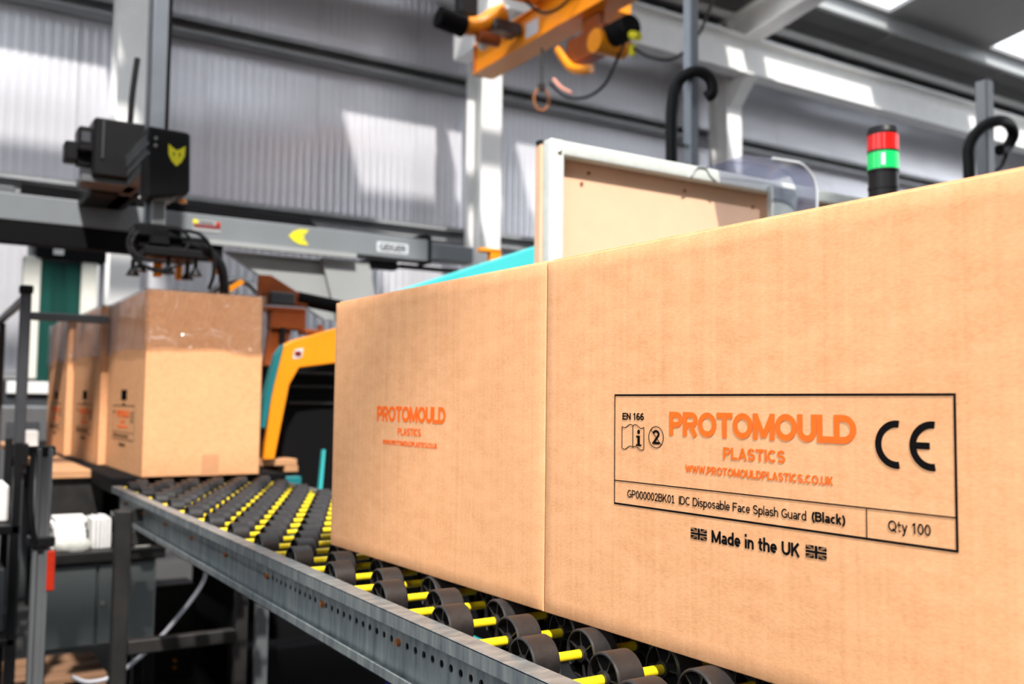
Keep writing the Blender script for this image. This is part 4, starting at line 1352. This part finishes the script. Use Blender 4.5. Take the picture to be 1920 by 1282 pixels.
sack((.600, 3.05, .6325), .022, (1.2, .9, 1.0), 'small crumpled white bag under the conveyor rail')

# near aluminium post with red reflector
ap = thing('aluminium_post', (.276, 2.6, 0), 'slotted aluminium post with a red reflector in the lower left', 'post')
q = MB()
for (a, b_) in ((-.018, -.007), (.007, .018)):
    q.box((.276 + a, 2.582, .01), (.276 + b_, 2.618, .95), .002)
q.box((.269, 2.590, .01), (.283, 2.610, .95))
q.build('profile', M['alu'], ap)
MB().box((.290, 2.574, .606), (.308, 2.5815, .703), .003).build('reflector', M['red'], ap)
MB().box((.248, 2.572, .712), (.306, 2.581, .738), .004).box((.248, 2.572, .712), (.256, 2.63, .738), .003).build('clamp', M['black'], ap)
MB().box((.245, 2.57, 0), (.307, 2.63, .010), .002).build('foot', M['black'], ap)
MB().tube([(.262, 2.575, .725), (.25, 2.565, .78), (.247, 2.57, .86), (.25, 2.58, .94)], .007, 8).build('black_cable', M['cable'], ap, True)
MB().box((.240, 2.585, .93), (.300, 2.615, .955), .003).build('top_clamp', M['black'], ap)
# equipment at the left edge
eq = thing('equipment_trolley', (.22, 3.1, 0), 'dark equipment trolley at the lower left edge', 'trolley')
MB().box((.05, 2.95, .70), (.262, 3.3, .725), .003).build('shelf', M['black'], eq)
MB().box((.05, 2.95, .40), (.262, 3.3, .42), .003).build('shelf', M['black'], eq)
for (x, y) in ((.25, 2.96), (.25, 3.29), (.06, 2.96), (.06, 3.29)):
    MB().box((x - .01, y - .01, .03), (x + .01, y + .01, .95), .002).build('leg', M['black'], eq)
    MB().cyl((x - .008, y, .016), (x + .008, y, .016), .016, 12).build('castor', M['black'], eq, True)
tag(MB().box((.12, 3.02, .7255), (.236, 3.2, .83), .006).build('white_carton', M['paper'], origin=(.18, 3.1, .7255)), 'white carton on the trolley top shelf at the left edge', 'box')
tag(MB().box((.14, 3.02, .4205), (.236, 3.2, .60), .006).build('dark_case', M['alu_dark'], origin=(.18, 3.1, .4205)), 'dark case on the lower trolley shelf', 'case')

# electrics in the dark below the conveyor
el = thing('electric_box', (.87, 3.9, 0), 'small dark electric box with a red button and orange lamps under the conveyor', 'electric box')
MB().box((.80, 3.85, 0), (.965, 4.0, .36), .005).build('housing', M['darksteel'], el)
MB().cyl((.84, 3.835, .17), (.84, 3.85, .17), .022, 14).build('red_button', M['darkred'], el, True)
for z in (.05, .075):
    MB().cyl((.892, 3.84, z), (.892, 3.85, z), .007, 10).build('orange_lamp', M['orange'], el, True)
tag(MB().tube([(.755, 2.9, .60), (.74, 2.9, .525), (.63, 2.9, .39), (.525, 2.9, .306), (.449, 2.9, .290), (.40, 2.9, .31)], .006, 8).build('grey_strap', M['strap'], smooth=True, origin=(.6, 2.9, .3)), 'thin grey strap hanging in a curve below the conveyor', 'strap')
pl = thing('pallet', (.42, 4.0, 0), 'low wooden pallet on the floor by the bench', 'pallet')
for i in range(3):
    MB().box((.32, 3.78 + i * .13, .060), (.64, 3.88 + i * .13, .078), .002).build('slat', M['oldwood'], pl)
for x in (.34, .48, .62):
    MB().box((x - .018, 3.78, 0), (x + .018, 4.14, .060), .002).build('bearer', M['oldwood'], pl)
tag(MB().tube([(.93, 2.1, .60), (.95, 2.1, .5), (.99, 2.12, .40), (1.0, 2.1, .30), (.98, 2.1, .15), (1.02, 2.1, .012)], .006, 8).build('blue_hose', M['blue'], smooth=True, origin=(.98, 2.1, 0)), 'blue air hose hanging in the dark under the conveyor', 'hose')
